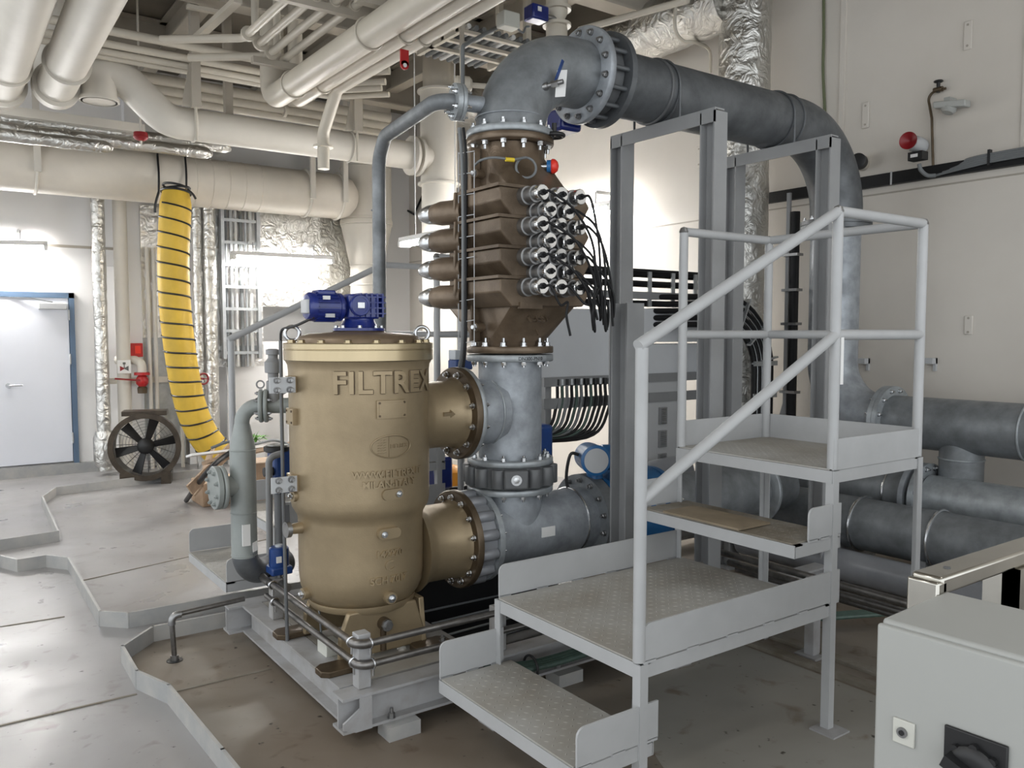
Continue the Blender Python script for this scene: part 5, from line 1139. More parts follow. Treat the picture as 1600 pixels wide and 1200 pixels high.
vpipe(331, 9.8, 0.065, 'foil', 'foil_pipe', 'foil wrapped pipe left of the vertical cable ladder', 'pipe', 3.3, 0.0, 'foil wrapped pipes', 0.05)
for px, y in ((233, 10.35), (243, 10.35), (281, 10.3)): vpipe(px, y, 0.022, 'white_pipe', 'thin_pipe', {233: 'thin white pipe standing left of the yellow hose nearest the fire valve', 243: 'thin white pipe between fire valve and yellow hose', 281: 'thin white pipe hidden partly by the yellow hose'}[px], 'pipe', 2.6)
fpn = thing('insulated_panel', 'foil covered wall panel behind the yellow hose', 'panel', (atY(240, 500, 10.45).x, 10.45, 0.1))
P(MB().box(atY(222, 500, 10.45).x, atY(270, 500, 10.45).x, 10.42, 10.46, 1.55, 3.1), 'foil_sheet', 'foil_flat', fpn); P(MB().box(atY(222, 500, 10.45).x, atY(285, 500, 10.45).x, 10.43, 10.46, 0.1, 1.55), 'steel_sheet', 'tray', fpn)
P(MB().box(atY(160, 500, 10.4).x, atY(285, 500, 10.4).x, 10.38, 10.42, 1.02, 1.09), 'cross_rail', 'white_pipe', fpn)
# fire hose valve, red box, sign
fh = thing('fire_valve', 'red fire hydrant valve with lever on the far wall left of the hose', 'valve', atY(222, 600, 10.2))
c = atY(222, 590, 10.2)
P(MB().tube(fillet([(c.x - 0.22, 10.45, c.z + 0.20), (c.x - 0.05, 10.3, c.z + 0.20), (c.x, 10.2, c.z + 0.16), (c.x, 10.2, c.z + 0.05)], 0.06), 0.05, 18), 'supply_bend', 'white_pipe', fh)
P(MB().lathe([(0.085, 0.03), (0.085, 0.06), (0.04, 0.065)], (c.x, 10.2, c.z), (0, 0, 1), 24), 'flange', 'red', fh); P(MB().lathe([(0.04, -0.10), (0.065, -0.07), (0.07, -0.02), (0.04, 0.03)], (c.x, 10.2, c.z), (0, 0, 1), 24), 'valve_body', 'red', fh); P(MB().lathe([(0.05, -0.18), (0.055, -0.12), (0.04, -0.10)], (c.x, 10.2, c.z), (0, 0, 1), 20), 'hose_coupling', 'bronze_dark', fh)
P(MB().bar((c.x - 0.02, 10.15, c.z - 0.03), (c.x - 0.30, 10.12, c.z + 0.0), 0.02, 0.02), 'lever', 'dark_red', fh)
c = atY(212, 547, 10.35); sg = thing('equipment_box', 'small red box on the wall above the fire valve', 'box', c); P(MB().box(c.x - 0.075, c.x + 0.075, 10.33, 10.40, c.z - 0.08, c.z + 0.08), 'case', 'red', sg, bev=0.006); P(MB().box(c.x - 0.01, c.x + 0.05, 10.325, 10.331, c.z - 0.04, c.z + 0.05), 'label', 'red_bright', sg)
c = atY(194, 573, 10.18); sg = thing('valve_sign', 'square white sign with a red valve symbol on the white pipe', 'sign', c); P(MB().box(c.x - 0.07, c.x + 0.07, 10.175, 10.18, c.z - 0.075, c.z + 0.075), 'sign_plate', 'paper', sg)
b = MB(); b.prism([(-0.045, -0.03), (0, -0.005), (-0.0, 0.005), (-0.045, 0.03)], (c.x, 10.176, c.z - 0.02), (1, 0, 0), (0, 0, 1), 0.003); P(b, 'symbol', 'dark_red', sg); b = MB(); b.prism([(0.0, -0.005), (0.045, -0.03), (0.045, 0.03), (0, 0.005)], (c.x, 10.176, c.z - 0.02), (1, 0, 0), (0, 0, 1), 0.003); b.box(c.x - 0.005, c.x + 0.005, 10.173, 10.176, c.z - 0.02, c.z + 0.03); b.box(c.x - 0.015, c.x + 0.015, 10.173, 10.176, c.z + 0.025, c.z + 0.05); P(b, 'symbol', 'valve_grey', sg)
# vertical cable ladder
vl = thing('cable_ladder', 'vertical cable ladder with metal rungs on the far wall right of the yellow hose', 'ladder', (atY(378, 450, 9.9).x, 9.9, 0))
xa_, xb_ = atY(346, 450, 9.9).x, atY(408, 450, 9.9).x; zb_, zt_ = atY(378, 560, 9.9).z, atY(378, 325, 9.9).z
for x in (xa_, xb_ - 0.05): P(MB().box(x, x + 0.04, 9.87, 9.95, zb_, zt_ + 0.4), 'side_rail', 'tray', vl)
k = 0; z = zb_ + 0.05
while z < zt_ + 0.3: P(MB().box(xa_, xb_, 9.885, 9.90, z, z + 0.035), 'rung', 'tray', vl); z += 0.26
for k in range(6):
    x = xa_ + 0.07 + k * (xb_ - xa_ - 0.12) / 6; P(MB().cyl((x, 9.93, zb_ - 0.1), (x, 9.93, zt_ + 0.4), 0.016 + 0.006 * (k % 2), seg=8), 'cable', ('cable_grey', 'tray', 'paper')[k % 3], vl)
P(MB().box(xa_ - 0.05, xb_ + 0.05, 10.0, 10.03, zb_ - 0.1, zt_ + 0.4), 'back_sheet', 'foil_flat', vl)
for z in (zb_ + 0.1, zt_): P(MB().box(xa_, xb_, 9.95, BY, z, z + 0.05), 'wall_bracket', 'tray', vl)
# foil clad bulkhead with white lower panel
bk = thing('insulation_sheet', 'wrinkled foil insulation sheet on the bulkhead behind the funnel duct', 'panel', (3.9, 10.1, 1.2))
P(MB().box(atY(408, 400, 10.1).x, atY(560, 400, 10.1).x, 10.1, 10.14, atY(480, 480, 10.1).z, atY(480, 325, 10.1).z + 0.3), 'foil_sheet', 'foil', bk); P(MB().box(atY(440, 400, 10.1).x, atY(540, 400, 10.1).x, 10.14, BY - 0.004, 2.0, 2.1), 'stand_off', 'tray', bk)
wpn = MB().box(atY(355, 600, 10.15).x, atY(640, 600, 10.15).x, 10.15, 10.2, 0.0, 1.5); S(wpn, 'bulkhead_panel', 'wall_white', 'plain white lower bulkhead panel behind the filter', 'panel')
S(MB().box(atY(448, 600, 9.6).x, atY(482, 600, 9.6).x, 9.6, 9.9, 0.0, 0.75), 'low_cabinet', 'wall_white', 'low white cabinet half hidden by the left side of the filter', 'cabinet', bev=0.01)
# hydrant wheel behind the hose
c = atY(318, 592, 9.6); S(MB().torus(c, (0.3, -1, 0), 0.06, 0.01, 24, 8).bar(c - Vector((0.06, 0, 0)), c + Vector((0.06, 0, 0)), 0.012, 0.01).cyl(c, (c.x, BY, c.z), 0.012, seg=8), 'handwheel', 'dark_red', 'dark red handwheel peeking out right of the yellow hose', 'wheel')

# ================================================================== LAMPS
def tube_lamp(p0, p1, lab, wall, chain=0.12):
    p0 = Vector(p0); p1 = Vector(p1); d = (p1 - p0).normalized(); s_ = d.cross(ZAX).normalized()
    l = thing('fluorescent_lamp', lab, 'lamp', (p0 + p1) / 2, 'fluorescent lamps')
    P(MB().bar(p0 + ZAX * 0.05, p1 + ZAX * 0.05, 0.12, 0.05), 'housing', 'paper', l, bev=0.008)
    for sx in (-1, 1): P(MB().cyl(p0 + s_ * 0.03 * sx + d * 0.04, p1 + s_ * 0.03 * sx - d * 0.04, 0.014, seg=10), 'lamp_tube', 'tube', l)
    for e, sg_ in ((p0, 1), (p1, -1)): P(MB().bar(e + ZAX * 0.01, e + d * sg_ * 0.04 + ZAX * 0.01, 0.12, 0.06), 'end_holder', 'paper', l)
    b = MB()
    for t_ in (0.2, 0.8): q = p0.lerp(p1, t_) + ZAX * 0.07; b.cyl(q, q + ZAX * chain, 0.006, seg=6)
    P(b, 'hanger_rod', 'steel_dull', l)
    for t_ in (0.2, 0.8):
        q = p0.lerp(p1, t_) + ZAX * 0.19; e = q.copy()
        if wall: e[wall[0]] = wall[1]
        else: e.z = CEIL
        P(MB().bar(q, e, 0.03, 0.03) if wall else MB().cyl(q, e, 0.006, seg=6), 'wall_arm' if wall else 'drop_rod', 'paper', l)
tube_lamp(atY(-150, 384, 10.42), atY(74, 388, 10.42), 'fluorescent lamp over the white door at the left edge', (1, BY))
tube_lamp(atY(362, 402, 9.75), atY(520, 410, 9.75), 'fluorescent lamp on the foil bulkhead above the motor', (1, 10.1))
tube_lamp((4.0, 7.5, 2.49), (4.0, 6.25, 2.49), 'fluorescent lamp left of the reactor by the white duct', None)
tube_lamp((5.45, 7.3, 2.80), (5.45, 5.95, 2.80), 'fluorescent lamp right of the reactor lamp caps', (0, RX))
# unseen housings added for the area lights set at the top
for i, (x, y) in enumerate(((-1.6, 3.4), (-0.6, -0.6), (-1.6, 7.4), (3.2, 0.4))):
    S(MB().box(x - 0.65, x + 0.65, y - 0.3, y + 0.3, 4.31, 4.40), 'added_lamp_housing', 'paper', ('added lamp housing over the walkway left of the filter', 'added lamp housing behind the viewer', 'added lamp housing over the walkway near the door', 'added lamp housing above the control cabinet')[i], 'lamp', bev=0.01)

# ================================================================== CEILING PIPES
def cpipe(name, pts, r, m, lab, fil=0.15, seg=28, rings=(), group='ceiling pipes', flanges=()):
    o = thing(name, lab, 'pipe', tuple(Vector(pts[0])), group)
    P(MB().tube(fillet(pts, fil, 10), r, seg), 'pipe_run', m, o, sharp=60)
    for (p, ax, rr, h) in flanges: P(MB().lathe([(r * 0.9, 0), (rr, 0), (rr, h), (r * 0.9, h)], p, ax, seg, closed=True), 'flange', m, o)
    for (p, ax) in rings: P(MB().torus(p, ax, r + 0.006, 0.008, seg, 6), 'strap', m, o)
    return o
# two big pipes coming over the viewer and turning up
cpipe('large_pipe', [(0.55, 0.8, 3.62), (0.60, 8.3, 3.62), (0.60, 8.3, CEIL)], 0.15, 'white_pipe', 'large white ceiling pipe at the far left top corner', 0.22, 36, flanges=[((0.593, 7.35, 3.62), (0, 1, 0), 0.17, 0.03), ((0.598, 7.95, 3.62), (0, 1, 0), 0.185, 0.12)])
cpipe('large_pipe', [(0.85, 0.8, 3.62), (0.97, 8.05, 3.62), (0.97, 8.05, CEIL)], 0.145, 'white_pipe', 'large white ceiling pipe second from the left top corner', 0.22, 36, flanges=[((0.955, 7.05, 3.62), (0, 1, 0), 0.168, 0.03), ((0.965, 7.70, 3.62), (0, 1, 0), 0.18, 0.12)])
# S-bend pipe joining the vertical duct
SY = 7.7; sz = atY(400, 209, SY).z
cpipe('sbend_pipe', [(1.27, SY, sz + 0.08), (1.27, SY, sz + 0.36), (1.46, SY, sz + 0.31), (1.80, SY, sz), (c2.x - 0.05, SY, sz)], 0.14, 'white_pipe', 'cream pipe with an S bend running to the vertical duct', [0, 0.14, 0.25, 0.3, 0], 32,
      flanges=[((atY(650, 245, SY).x, SY, sz), (1, 0, 0), 0.20, 0.035), ((atY(641, 245, SY).x, SY, sz), (1, 0, 0), 0.20, 0.03), ((1.27, SY, sz + 0.08), (0, 0, 1), 0.155, 0.03)], rings=[((atY(545, 230, SY).x, SY, sz), (1, 0, 0)), ((atY(302, 200, SY).x, SY, sz), (1, 0, 0))])
# three thick diagonal pipes
YE = 7.1
cpipe('diagonal_pipe', [(2.53, 0.8, 3.62), (2.53, YE, 3.62), (2.53, YE, CEIL)], 0.10, 'cream', 'thickest of the diagonal cream ceiling pipes near the top centre', 0.14, 28, rings=[((2.53, y, 3.62), (0, 1, 0)) for y in (5.2, 6.6)])
cpipe('diagonal_pipe', [(2.70, 0.8, 3.60), (2.70, YE - 0.1, 3.60), (2.70, YE - 0.1, CEIL)], 0.062, 'cream', 'middle diagonal cream ceiling pipe right of the thickest one', 0.1, 24, rings=[((2.70, y, 3.60), (0, 1, 0)) for y in (5.0, 6.4)])
cpipe('diagonal_pipe', [(2.84, 0.8, 3.60), (2.84, 6.45, 3.60), (2.84, 6.75, 3.30), (2.84, 6.75, 3.0)], 0.05, 'cream', 'rightmost diagonal cream ceiling pipe that bends down at its far end', 0.12, 22, rings=[((2.84, 5.0, 3.60), (0, 1, 0))], flanges=[((2.84, 6.75, 3.18), (0, 0, 1), 0.085, 0.02)])
# four thin diagonal pipes
for i, x in enumerate((2.05, 2.19, 2.33, 2.47)):
    ye = 6.35 + 0.15 * i
    cpipe('thin_pipe', [(x, 0.8, 3.82), (x, ye, 3.82), (x, ye, CEIL)] if i % 2 else [(x, 0.8, 3.82), (x, ye, 3.82), (x - 0.5, ye + 0.4, 3.82)], 0.030, 'cream', ('first', 'second', 'third', 'fourth')[i] + ' from the left of the four thin diagonal ceiling pipes', 0.08, 16, rings=[((x, 5.3, 3.82), (0, 1, 0)), ((x, 4.4, 3.82), (0, 1, 0))], group='thin diagonal ceiling pipes', flanges=[((x, ye - 0.12, 3.82), (0, 1, 0), 0.055, 0.025)])
# transverse small pipes
for i, (px, py, y, r) in enumerate(((170, 48, 7.4, 0.035), (165, 68, 7.45, 0.03), (160, 80, 7.5, 0.028), (180, 92, 7.55, 0.026), (210, 118, 8.3, 0.05), (220, 135, 8.35, 0.045), (230, 150, 8.4, 0.04))):
    p = atY(px, py, y); cpipe('transverse_pipe', [(p.x - 0.5, y, p.z), (p.x + 1.9, y, p.z), (p.x + 2.3, y - 0.4, p.z - 0.0)] if i < 4 else [(p.x - 0.3, y, p.z), (p.x + 2.6, y, p.z)], r, 'cream', ('uppermost', 'second', 'third', 'fourth', 'fifth', 'sixth', 'lowest')[i] + ' of the small transverse pipes under the ceiling at upper left', 0.25, 16, group='transverse ceiling pipes', flanges=[((p.x + 1.35, y, p.z), (1, 0, 0), r * 1.7, 0.03)] if i in (2, 3, 5) else ())
# long strut and foil lagged pipes under big pipes
sy = 8.6; za = atY(100, 186, sy).z
S(MB().box(-1.5, atY(225, 200, sy).x, sy - 0.05, sy + 0.05, za - 0.04, za + 0.04), 'strut', 'white_pipe', 'long cream strut below the two large white ceiling pipes', 'strut')
for i, (py, xe_) in enumerate(((198, 352), (212, 322), (222, 165))):
    y = sy + 0.1 - 0.12 * i; z = atY(100, py, y).z; xe2 = atY(xe_, 220, y).x
    N = 44; S(MB().tube([(-1.5 + (xe2 + 1.5) * k / N, y, z) for k in range(N + 1)] + [(xe2 + 0.05, y + 0.03, z + 0.0)], [0.058 * (1 + random.uniform(-.06, .06)) for k in range(N + 1)] + [0.03], 20), 'foil_pipe', 'foil', ('rear', 'middle', 'front')[i] + ' of three horizontal foil lagged pipes above the air duct', 'pipe', 'horizontal foil pipes', sharp=60)
# hanger frames
def hanger(px, py, y, wd, zt, lab, gus=False):
    p = atY(px, py, y); h = thing('hanger_post', lab, 'hanger', p, 'ceiling hangers')
    P(MB().box(p.x - wd / 2, p.x + wd / 2, y - wd / 2, y + wd / 2, p.z, zt), 'post', 'beam', h)
    if gus: P(MB().prism([(-wd / 2, 0), (-wd / 2 - 0.08, 0.0), (-wd / 2, 0.42)], (p.x, y + 0.006, p.z), (1, 0, 0), (0, 0, 1), 0.012), 'gusset', 'beam', h)
    P(MB().cyl((p.x, y, p.z), (p.x, y, p.z - 0.28), 0.012, seg=8), 'rod', 'cream', h)
hanger(306, 168, 7.45, 0.075, CEIL, 'cream hanger post with gusset above the S bend pipe at left', True)
hanger(357, 182, 7.9, 0.07, CEIL, 'cream hanger post right of the gusseted one at left', False)
hanger(558, 206, 7.5, 0.085, CEIL - 0.1, 'cream hanger post with gusset above the S bend pipe near the white duct', True)
def cross(p0, p1, wd, h, m, lab): S(MB().bar(p0, p1, wd, h), 'cross_bar', m, lab, 'beam', 'ceiling cross bars')
cross((1.85, 5.32, 3.77), (3.05, 5.32, 3.77), 0.05, 0.05, 'beam', 'cream cross bar carrying the thin diagonal pipes')
cross((2.35, 5.02, 3.76), (3.02, 5.02, 3.76), 0.07, 0.06, 'beam', 'cream cross bar under the thick diagonal pipes with red end tag')
cross((2.2, 6.62, 3.76), (3.1, 6.62, 3.76), 0.06, 0.05, 'beam', 'cream cross bar under the thick diagonal pipes nearer the far wall')
c = atY(631, 100, 5.0); tg = MB().box(c.x - 0.03, c.x + 0.03, 4.985, 4.998, c.z - 0.01, c.z + 0.09); tg.disc((c.x, 4.998, c.z - 0.01), (0, -1, 0), 0.03, 0.013, 20); to = S(tg, 'lifting_tag', 'red', 'red lifting eye plate at the end of a ceiling cross bar', 'tag'); P(MB().disc((c.x, 4.985, c.z - 0.012), (0, -1, 0), 0.014, 0.003, 16), 'hole', 'paper', to)
# extra deck stiffeners and conduit trays near top centre
S(MB().bar(atZ(305, 62, 3.95), atZ(372, 0, 3.95), 0.06, 0.04), 'brace', 'cream', 'diagonal cream brace bar near the top left of centre', 'brace')
S(MB().bar(atY(292, 10, 7.0), atY(345, 20, 7.0), 0.05, 0.03), 'brace', 'cream', 'short cream bar beside the diagonal brace under the ceiling', 'brace')
# cable tray above the elbow
ct = thing('cable_tray', 'cream ladder cable tray hanging left of the big elbow', 'tray', atZ(740, 80, 3.9)); zt5 = 3.90
A_, B_, C_, D_ = (atZ(672, 82, zt5), atZ(755, 100, zt5), atZ(810, 62, zt5), atZ(720, 50, zt5))
xA, xB = 3.42, 4.12; yA, yB = 5.45, 6.15
for x in (xA, xB): P(MB().box(x, x + 0.03, yA, yB, zt5, zt5 + 0.07), 'side_rail', 'cream', ct)
y = yA + 0.05
while y < yB: P(MB().box(xA, xB, y, y + 0.04, zt5 + 0.01, zt5 + 0.035), 'rung', 'cream', ct); y += 0.22
for k in range(9): P(MB().cyl((xA + 0.08 + k * 0.07, yA + 0.02, zt5 + 0.055), (xA + 0.08 + k * 0.07, yB + 0.1, zt5 + 0.055), 0.02, seg=8), 'cable', 'cable_grey' if k % 3 else 'paper', ct)
for x, y in ((xB + 0.02, 5.6), (xB + 0.02, 6.0), (xA, 5.9)): P(MB().box(x, x + 0.05, y, y + 0.05, zt5, CEIL), 'hanger', 'cream', ct)
S(MB().tube(fillet([atY(723, 190, 4.4), atY(723, 72, 4.4), atY(786, 38, 4.9)], 0.04), 0.013, 10), 'thin_conduit', 'cable_grey', 'thin grey conduit rising from the vent flange to the cable tray', 'conduit')
# blue actuator valve above the elbow
av = thing('actuator_valve', 'blue electric actuator on a silver valve at the top edge above the elbow', 'valve', atY(846, 25, 4.6)); c = atY(846, 24, 4.6)
P(MB().box(c.x - 0.11, c.x + 0.03, 4.55, 4.66, c.z - 0.05, c.z + 0.05), 'actuator', 'blue_motor', av, bev=0.012); P(MB().box(c.x - 0.07, c.x - 0.04, 4.545, 4.55, c.z + 0.0, c.z + 0.03), 'label', 'paper', av)
P(MB().cyl((c.x + 0.03, 4.6, c.z), (c.x + 0.12, 4.6, c.z), 0.02, seg=12), 'shaft', 'steel_dull', av); P(MB().lathe([(0.06, -0.22), (0.075, -0.2), (0.075, -0.05), (0.05, 0.0), (0.075, 0.05), (0.075, 0.35)], (c.x + 0.15, 4.62, c.z), (0, 0, 1), 20), 'valve_body', 'cream', av)
for k in range(3): P(MB().lathe([(0.10, 0), (0.10, 0.02)], (c.x + 0.15, 4.62, c.z - 0.15 + k * 0.11), (0, 0, 1), 20), 'flange', 'cream', av)
c = atY(795, 33, 4.6); sb = S(MB().box(c.x - 0.07, c.x + 0.06, 4.55, 4.65, c.z - 0.05, c.z + 0.05), 'junction_box', 'box_cream', 'grey-green junction box beside the blue actuator at the top edge', 'box', bev=0.01)
P(MB().tube(catmull([(c.x + 0.05, 4.6, c.z - 0.02), (c.x + 0.10, 4.58, c.z - 0.06), (c.x + 0.14, 4.6, c.z - 0.01), (c.x + 0.17, 4.6, c.z + 0.0)]), 0.007, 8), 'cable', 'cable_grey', sb)
c = atY(722, 132, 5.2); S(MB().lathe([(0.05, -0.05), (0.06, -0.04), (0.06, 0.05), (0.04, 0.07)], c, (1, -0.4, 0), 16).cyl(c, c + Vector((0.25, -0.1, 0)), 0.02, seg=8).cyl(c, (c.x, c.y, CEIL), 0.018, seg=8), 'flood_fitting', 'cream', 'small cream pipe fitting above the vent pipe flange', 'fitting')

# ================================================================== RIGHT WALL
# foil duct along the wall and foil riser
N = 60; b = MB(); b.tube([(5.25, 8.6 - 4.2 * k / N, 4.22) for k in range(N + 1)], [0.23 * (1 + random.uniform(-.025, .025)) for k in range(N + 1)], 36); fd = S(b, 'foil_duct', 'foil', 'thick crumpled foil duct under the ceiling at top right', 'duct', sharp=70)
for y in (5.6, 6.9): P(MB().box(5.0, 5.50, y, y + 0.04, 3.92, 3.99), 'bracket', 'cream', fd); P(MB().box(5.48, 5.53, y, y + 0.04, 3.92, CEIL), 'bracket', 'cream', fd)
fx_ = 5.33; fy_ = 4.33
b = MB(); b.tube([(fx_, fy_, 0.0 + 4.6 * k / N) for k in range(N + 1)], [0.20 * (1 + random.uniform(-.02, .02)) for k in range(N + 1)], 36); S(b, 'foil_pipe', 'foil', 'tall crumpled foil riser behind the right portal frame', 'pipe', sharp=70)
S(MB().bar((4.2, 5.2, 3.6), (5.7, 3.95, 4.35), 0.05, 0.05), 'stay_bar', 'cream', 'slanting cream bar in front of the foil duct at top right', 'bar') if False else None
S(MB().cyl(atX(905, 47, 4.2), atX(1075, 0, 4.4), 0.025, seg=12), 'thin_pipe', 'cream', 'thin cream pipe rising from the elbow flange toward the top right', 'pipe')
# thin looping conduit
S(MB().tube(catmull([atX(1056, 0, 5.0), atX(1055, 45, 5.0), atX(1068, 64, 5.1), atX(1085, 66, 5.2), atX(1108, 78, 5.5), atX(1110, 112, 5.7)], 6), 0.014, 10), 'wall_conduit', 'cream', 'thin cream conduit looping down below the foil duct', 'conduit')
# vertical green cable
S(MB().tube(catmull([atX(1287, 0, 5.73), atX(1287, 60, 5.73), atX(1286, 110, 5.73), atX(1289, 180, 5.74)], 4), 0.011, 8), 'wall_cable', 'cable_olive', 'thin green cable running down the right wall above the overhead pipe', 'cable')
# dark cable tray along the wall
wt = thing('wall_tray', 'black cable tray with grey cables along the right wall', 'tray', (RX, 2.4, 2.68))
P(MB().box(RX - 0.05, RX - 0.002, 0.8, 4.5, 2.67, 2.755), 'tray_body', 'rubber', wt)
for y in (3.30, 3.9): P(MB().box(RX - 0.054, RX - 0.05, y, y + 0.012, 2.665, 2.76), 'strap', 'label_grey', wt)
for k in range(5): P(MB().tube(catmull([(RX - 0.065, 2.98 - 0.05 * k, 2.68 + 0.012 * k), (RX - 0.075, 2.75, 2.70 + 0.013 * k), (RX - 0.07, 2.45, 2.715 + 0.012 * k), (RX - 0.065, 1.2, 2.72 + 0.012 * k)], 6), 0.0085, 8), 'cable', 'cable_grey', wt)
for y in (2.62, 2.35, 2.15): P(MB().box(RX - 0.085, RX - 0.05, y, y + 0.015, 2.69, 2.79), 'strap', 'black', wt)
# horn / beacon
c = atX(1424, 222, RX - 0.22); hn = thing('alarm_horn', 'red horn with grey body above the wall tray', 'horn', c)
d = Vector((-0.85, -0.15, 0.0)).normalized()
P(MB().lathe([(0.02, -0.02), (0.03, 0.0), (0.05, 0.05), (0.058, 0.06), (0.058, 0.066), (0.03, 0.05), (0.001, 0.03)], c, d, 28), 'horn_bell', 'dark_red', hn)
P(MB().lathe([(0.035, -0.19), (0.055, -0.18), (0.055, -0.08), (0.03, -0.02)], c, d, 24), 'driver', 'label_grey', hn); P(MB().cyl(c - d * 0.17, (RX, c.y + 0.02, c.z), 0.015, seg=8), 'bracket', 'label_grey', hn)
q = atX(1433, 244, RX - 0.14); P(MB().box(q.x - 0.03, q.x + 0.05, q.y - 0.05, q.y + 0.05, q.z - 0.028, q.z + 0.028), 'terminal_box', 'black', hn); P(MB().box(q.x - 0.033, q.x - 0.03, q.y - 0.02, q.y + 0.03, q.z - 0.01, q.z + 0.012), 'label', 'paper', hn)
P(MB().tube(catmull([atX(1436, 256, RX - 0.12), atX(1439, 266, RX - 0.11), atX(1449, 274, RX - 0.09), atX(1462, 274, RX - 0.07)], 6), 0.014, 10), 'cable', 'cable_grey', hn)
# camera-like black device right of elbow
c = atX(1342, 252, RX - 0.12); dv = thing('wall_lamp', 'small black round wall lamp beside the pipe bend', 'lamp', c); P(MB().lathe([(0.03, -0.06), (0.055, -0.04), (0.055, 0.03), (0.04, 0.035)], c, (-0.9, -0.3, 0), 24), 'head', 'black', dv); P(MB().lathe([(0.05, -0.13), (0.055, -0.04)], c, (-0.9, -0.3, 0), 20), 'rear', 'cream', dv); P(MB().cyl(c, (RX, c.y + 0.04, c.z + 0.04), 0.01, seg=8), 'arm', 'cream', dv)
# white flood light on the wall
c = atX(1492, 160, RX - 0.10); dv = thing('wall_bracket_lamp', 'white bracket lamp high on the right wall', 'lamp', c)
P(MB().obox(c + Vector((0, 0.02, -0.01)), (0.2, -1, -0.1), (1, 0, 0), (0, 0, 1), 0.20, 0.08, 0.045), 'head', 'cabinet', dv, bev=0.008); P(MB().lathe([(0.045, -0.03), (0.05, 0), (0.035, 0.02)], atX(1482, 172, RX - 0.10), (-0.3, 0.2, -1), 20), 'swivel', 'cabinet', dv); P(MB().box(RX - 0.09, RX, c.y + 0.04, c.y + 0.08, c.z - 0.03, c.z + 0.05), 'base', 'cabinet', dv)
# tap with thin copper pipe
tp = thing('wall_tap', 'small brass tap with thin pipe down the right wall', 'tap', atX(1465, 140, RX)); 
P(MB().tube(fillet([atX(1478, 138, RX - 0.04), atX(1449, 146, RX - 0.04), atX(1456, 185, RX - 0.04), atX(1458, 262, RX - 0.04)], 0.05), 0.009, 8), 'pipe', 'bronze_dark', tp); c = atX(1466, 140, RX - 0.04)
P(MB().cyl(c - ZAX * 0.02, c + ZAX * 0.05, 0.012, seg=10).torus(c + ZAX * 0.055, (0, 0, 1), 0.025, 0.006, 18, 6).bar(c + ZAX * 0.055 - Vector((0, 0.025, 0)), c + ZAX * 0.055 + Vector((0, 0.025, 0)), 0.008, 0.006), 'handwheel', 'black', tp); P(MB().lathe([(0.018, -0.03), (0.018, 0.03)], c, (0, 1, 0), 10), 'body', 'bronze_dark', tp)
# welded lugs and brackets on the wall
def lug(px, py, h, lab):
    c = atX(px, py, RX - 0.01); o = thing('wall_lug', lab, 'bracket', c, 'wall lugs'); n = 10
    P(MB().box(RX - 0.012, RX, c.y - 0.028, c.y + 0.028, c.z - h / 2, c.z + h / 2), 'lug_plate', 'wall', o, bev=0.01)
    for s in (-1, 1): P(MB().disc((RX - 0.012, c.y, c.z + s * h * 0.36), (-1, 0, 0), 0.008, 0.003, 12), 'lug_hole', 'cream_dark', o)
lug(1352, 180, 0.19, 'welded wall lug above the pipe bend'); lug(1512, 55, 0.19, 'welded wall lug near the top right corner'); lug(1092, 245, 0.19, 'welded wall lug between the legs of the left portal frame'); lug(1513, 508, 0.13, 'welded wall lug right of the stair handrail')
for i, px in enumerate((1346, 1450)):
    c = atX(px, 566, RX - 0.03); S(MB().box(RX - 0.07, RX, c.y - 0.05, c.y + 0.02, c.z - 0.01, c.z + 0.03).box(RX - 0.02, RX, c.y - 0.05, c.y - 0.03, c.z - 0.06, c.z + 0.03), 'clip_bracket', 'label_grey', ('small angle bracket on the wall beside the riser pipe', 'small angle bracket on the wall right of the stair post')[i], 'bracket')
# vertical black cable ladder by the riser
cl_ = thing('cable_ladder', 'black upright cable run with clips left of the riser pipe', 'ladder', (5.45, 3.85, 0)); XL = 5.40
q0 = atX(1240, 300, XL); q1 = atX(1244, 660, XL)
P(MB().box(XL, XL + 0.02, q0.y + 0.03, q0.y + 0.06, 0.0, q0.z), 'side_rail', 'frame_grey', cl_); P(MB().cyl((XL, q0.y - 0.02, 0), (XL, q0.y - 0.02, q0.z - 0.15), 0.035, seg=12), 'cable', 'rubber', cl_)
for py in (400, 455, 508, 615): z = atX(1245, py, XL).z; P(MB().box(XL - 0.045, XL + 0.03, q0.y - 0.075, q0.y + 0.06, z, z + 0.02), 'clip', 'steel_dull', cl_)
P(MB().prism([(0, 0), (0.14, 0), (0.14, 0.32), (0.10, 0.32)], (XL + 0.06, q0.y + 0.14, atX(1230, 660, XL).z - 0.02), (0, -1, 0), (0, 0, 1), 0.02), 'gusset', 'frame_grey', cl_)
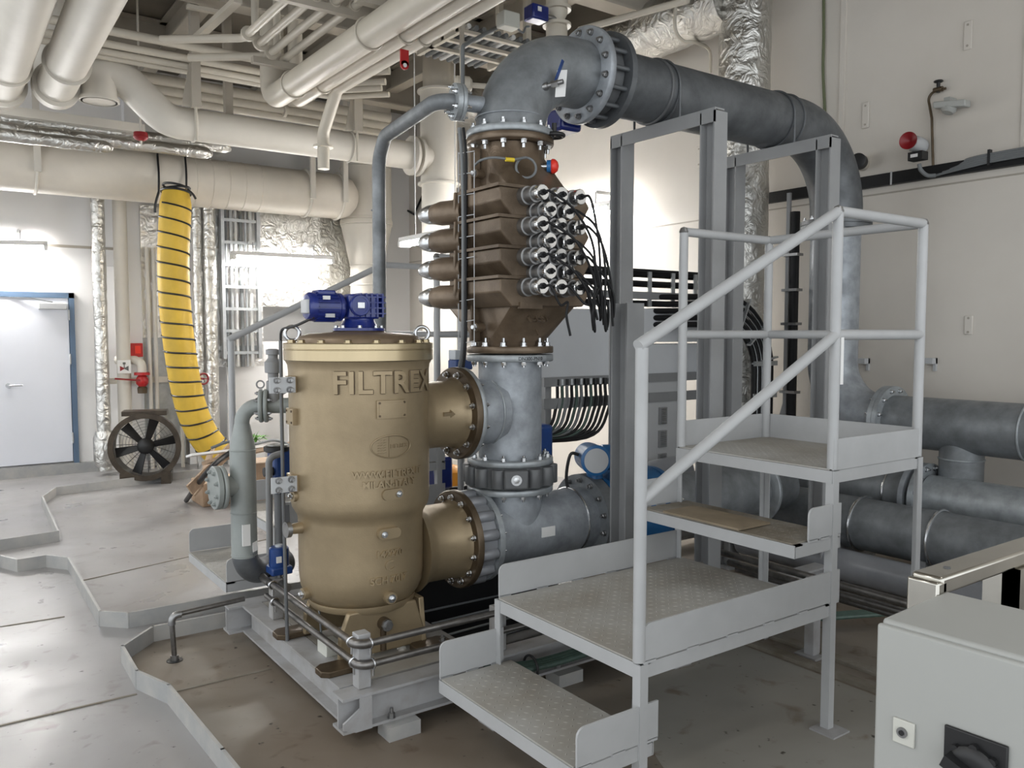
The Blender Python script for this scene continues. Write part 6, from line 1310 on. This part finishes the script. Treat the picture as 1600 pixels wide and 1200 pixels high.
# V shaped dark wire on the far wall
S(MB().tube([atX(625, 322, RX - 0.02), atX(647, 335, RX - 0.02), atX(660, 306, RX - 0.02)], 0.016, 6), 'bent_wire', 'rubber', 'dark bent wire in a V shape on the wall left of the white duct', 'wire')
c = atY(220, 215, 8.3); rv_ = thing('sprinkler_valve', 'small red valve wheel hanging below the foil pipes above the duct', 'valve', c); P(MB().lathe([(0.02, 0.05), (0.06, 0.045), (0.065, 0.0), (0.05, -0.02), (0.015, -0.03)], c, (0, 0, 1), 20), 'wheel', 'dark_red', rv_); P(MB().cyl(c - ZAX * 0.06, (c.x, c.y, CEIL), 0.010, seg=8), 'stem', 'white_pipe', rv_)
# yellow object and blue pump behind the filter
c = atY(704, 752, 5.4); yo = thing('yellow_drum', 'small yellow container behind the filter outlet', 'container', (c.x, 5.4, 0)); P(MB().lathe([(0.08, c.z - 0.13), (0.10, c.z - 0.10), (0.10, c.z + 0.08), (0.06, c.z + 0.12), (0.02, c.z + 0.13)], (c.x, 5.4, 0), (0, 0, 1), 24), 'body', 'orange', yo); P(MB().box(c.x - 0.09, c.x + 0.09, 5.32, 5.48, 0, c.z - 0.12), 'stand', 'frame_grey', yo)
c = atY(690, 742, 4.6); bp_ = thing('pump_actuator', 'dark blue actuator half hidden between filter and column', 'actuator', (c.x, 4.6, 0)); P(MB().box(c.x - 0.08, c.x + 0.06, 4.55, 4.7, c.z - 0.09, c.z + 0.12), 'housing', 'blue_motor', bp_, bev=0.02); P(MB().cyl((c.x, 4.62, 0.1), (c.x, 4.62, c.z - 0.08), 0.06, seg=16), 'stem', 'galv_dark', bp_)
P(MB().bar((c.x + 0.05, 4.6, c.z - 0.10), (c.x + 0.25, 4.55, c.z - 0.095), 0.03, 0.025), 'lever', 'black', bp_)
c = atY(717, 562, 4.3); bp_ = thing('limit_switch', 'small blue and white switch box behind the reactor flange', 'switch', c); P(MB().box(c.x - 0.05, c.x + 0.07, 4.25, 4.35, c.z - 0.06, c.z + 0.0), 'base', 'blue_actuator', bp_, bev=0.008); P(MB().box(c.x - 0.05, c.x + 0.03, 4.26, 4.34, c.z + 0.0, c.z + 0.06), 'cover', 'bright_glass', bp_, bev=0.005); P(MB().cyl((c.x + 0.01, 4.3, 0.0), (c.x + 0.01, 4.3, c.z - 0.05), 0.02, seg=10), 'stand', 'rail_grey', bp_)
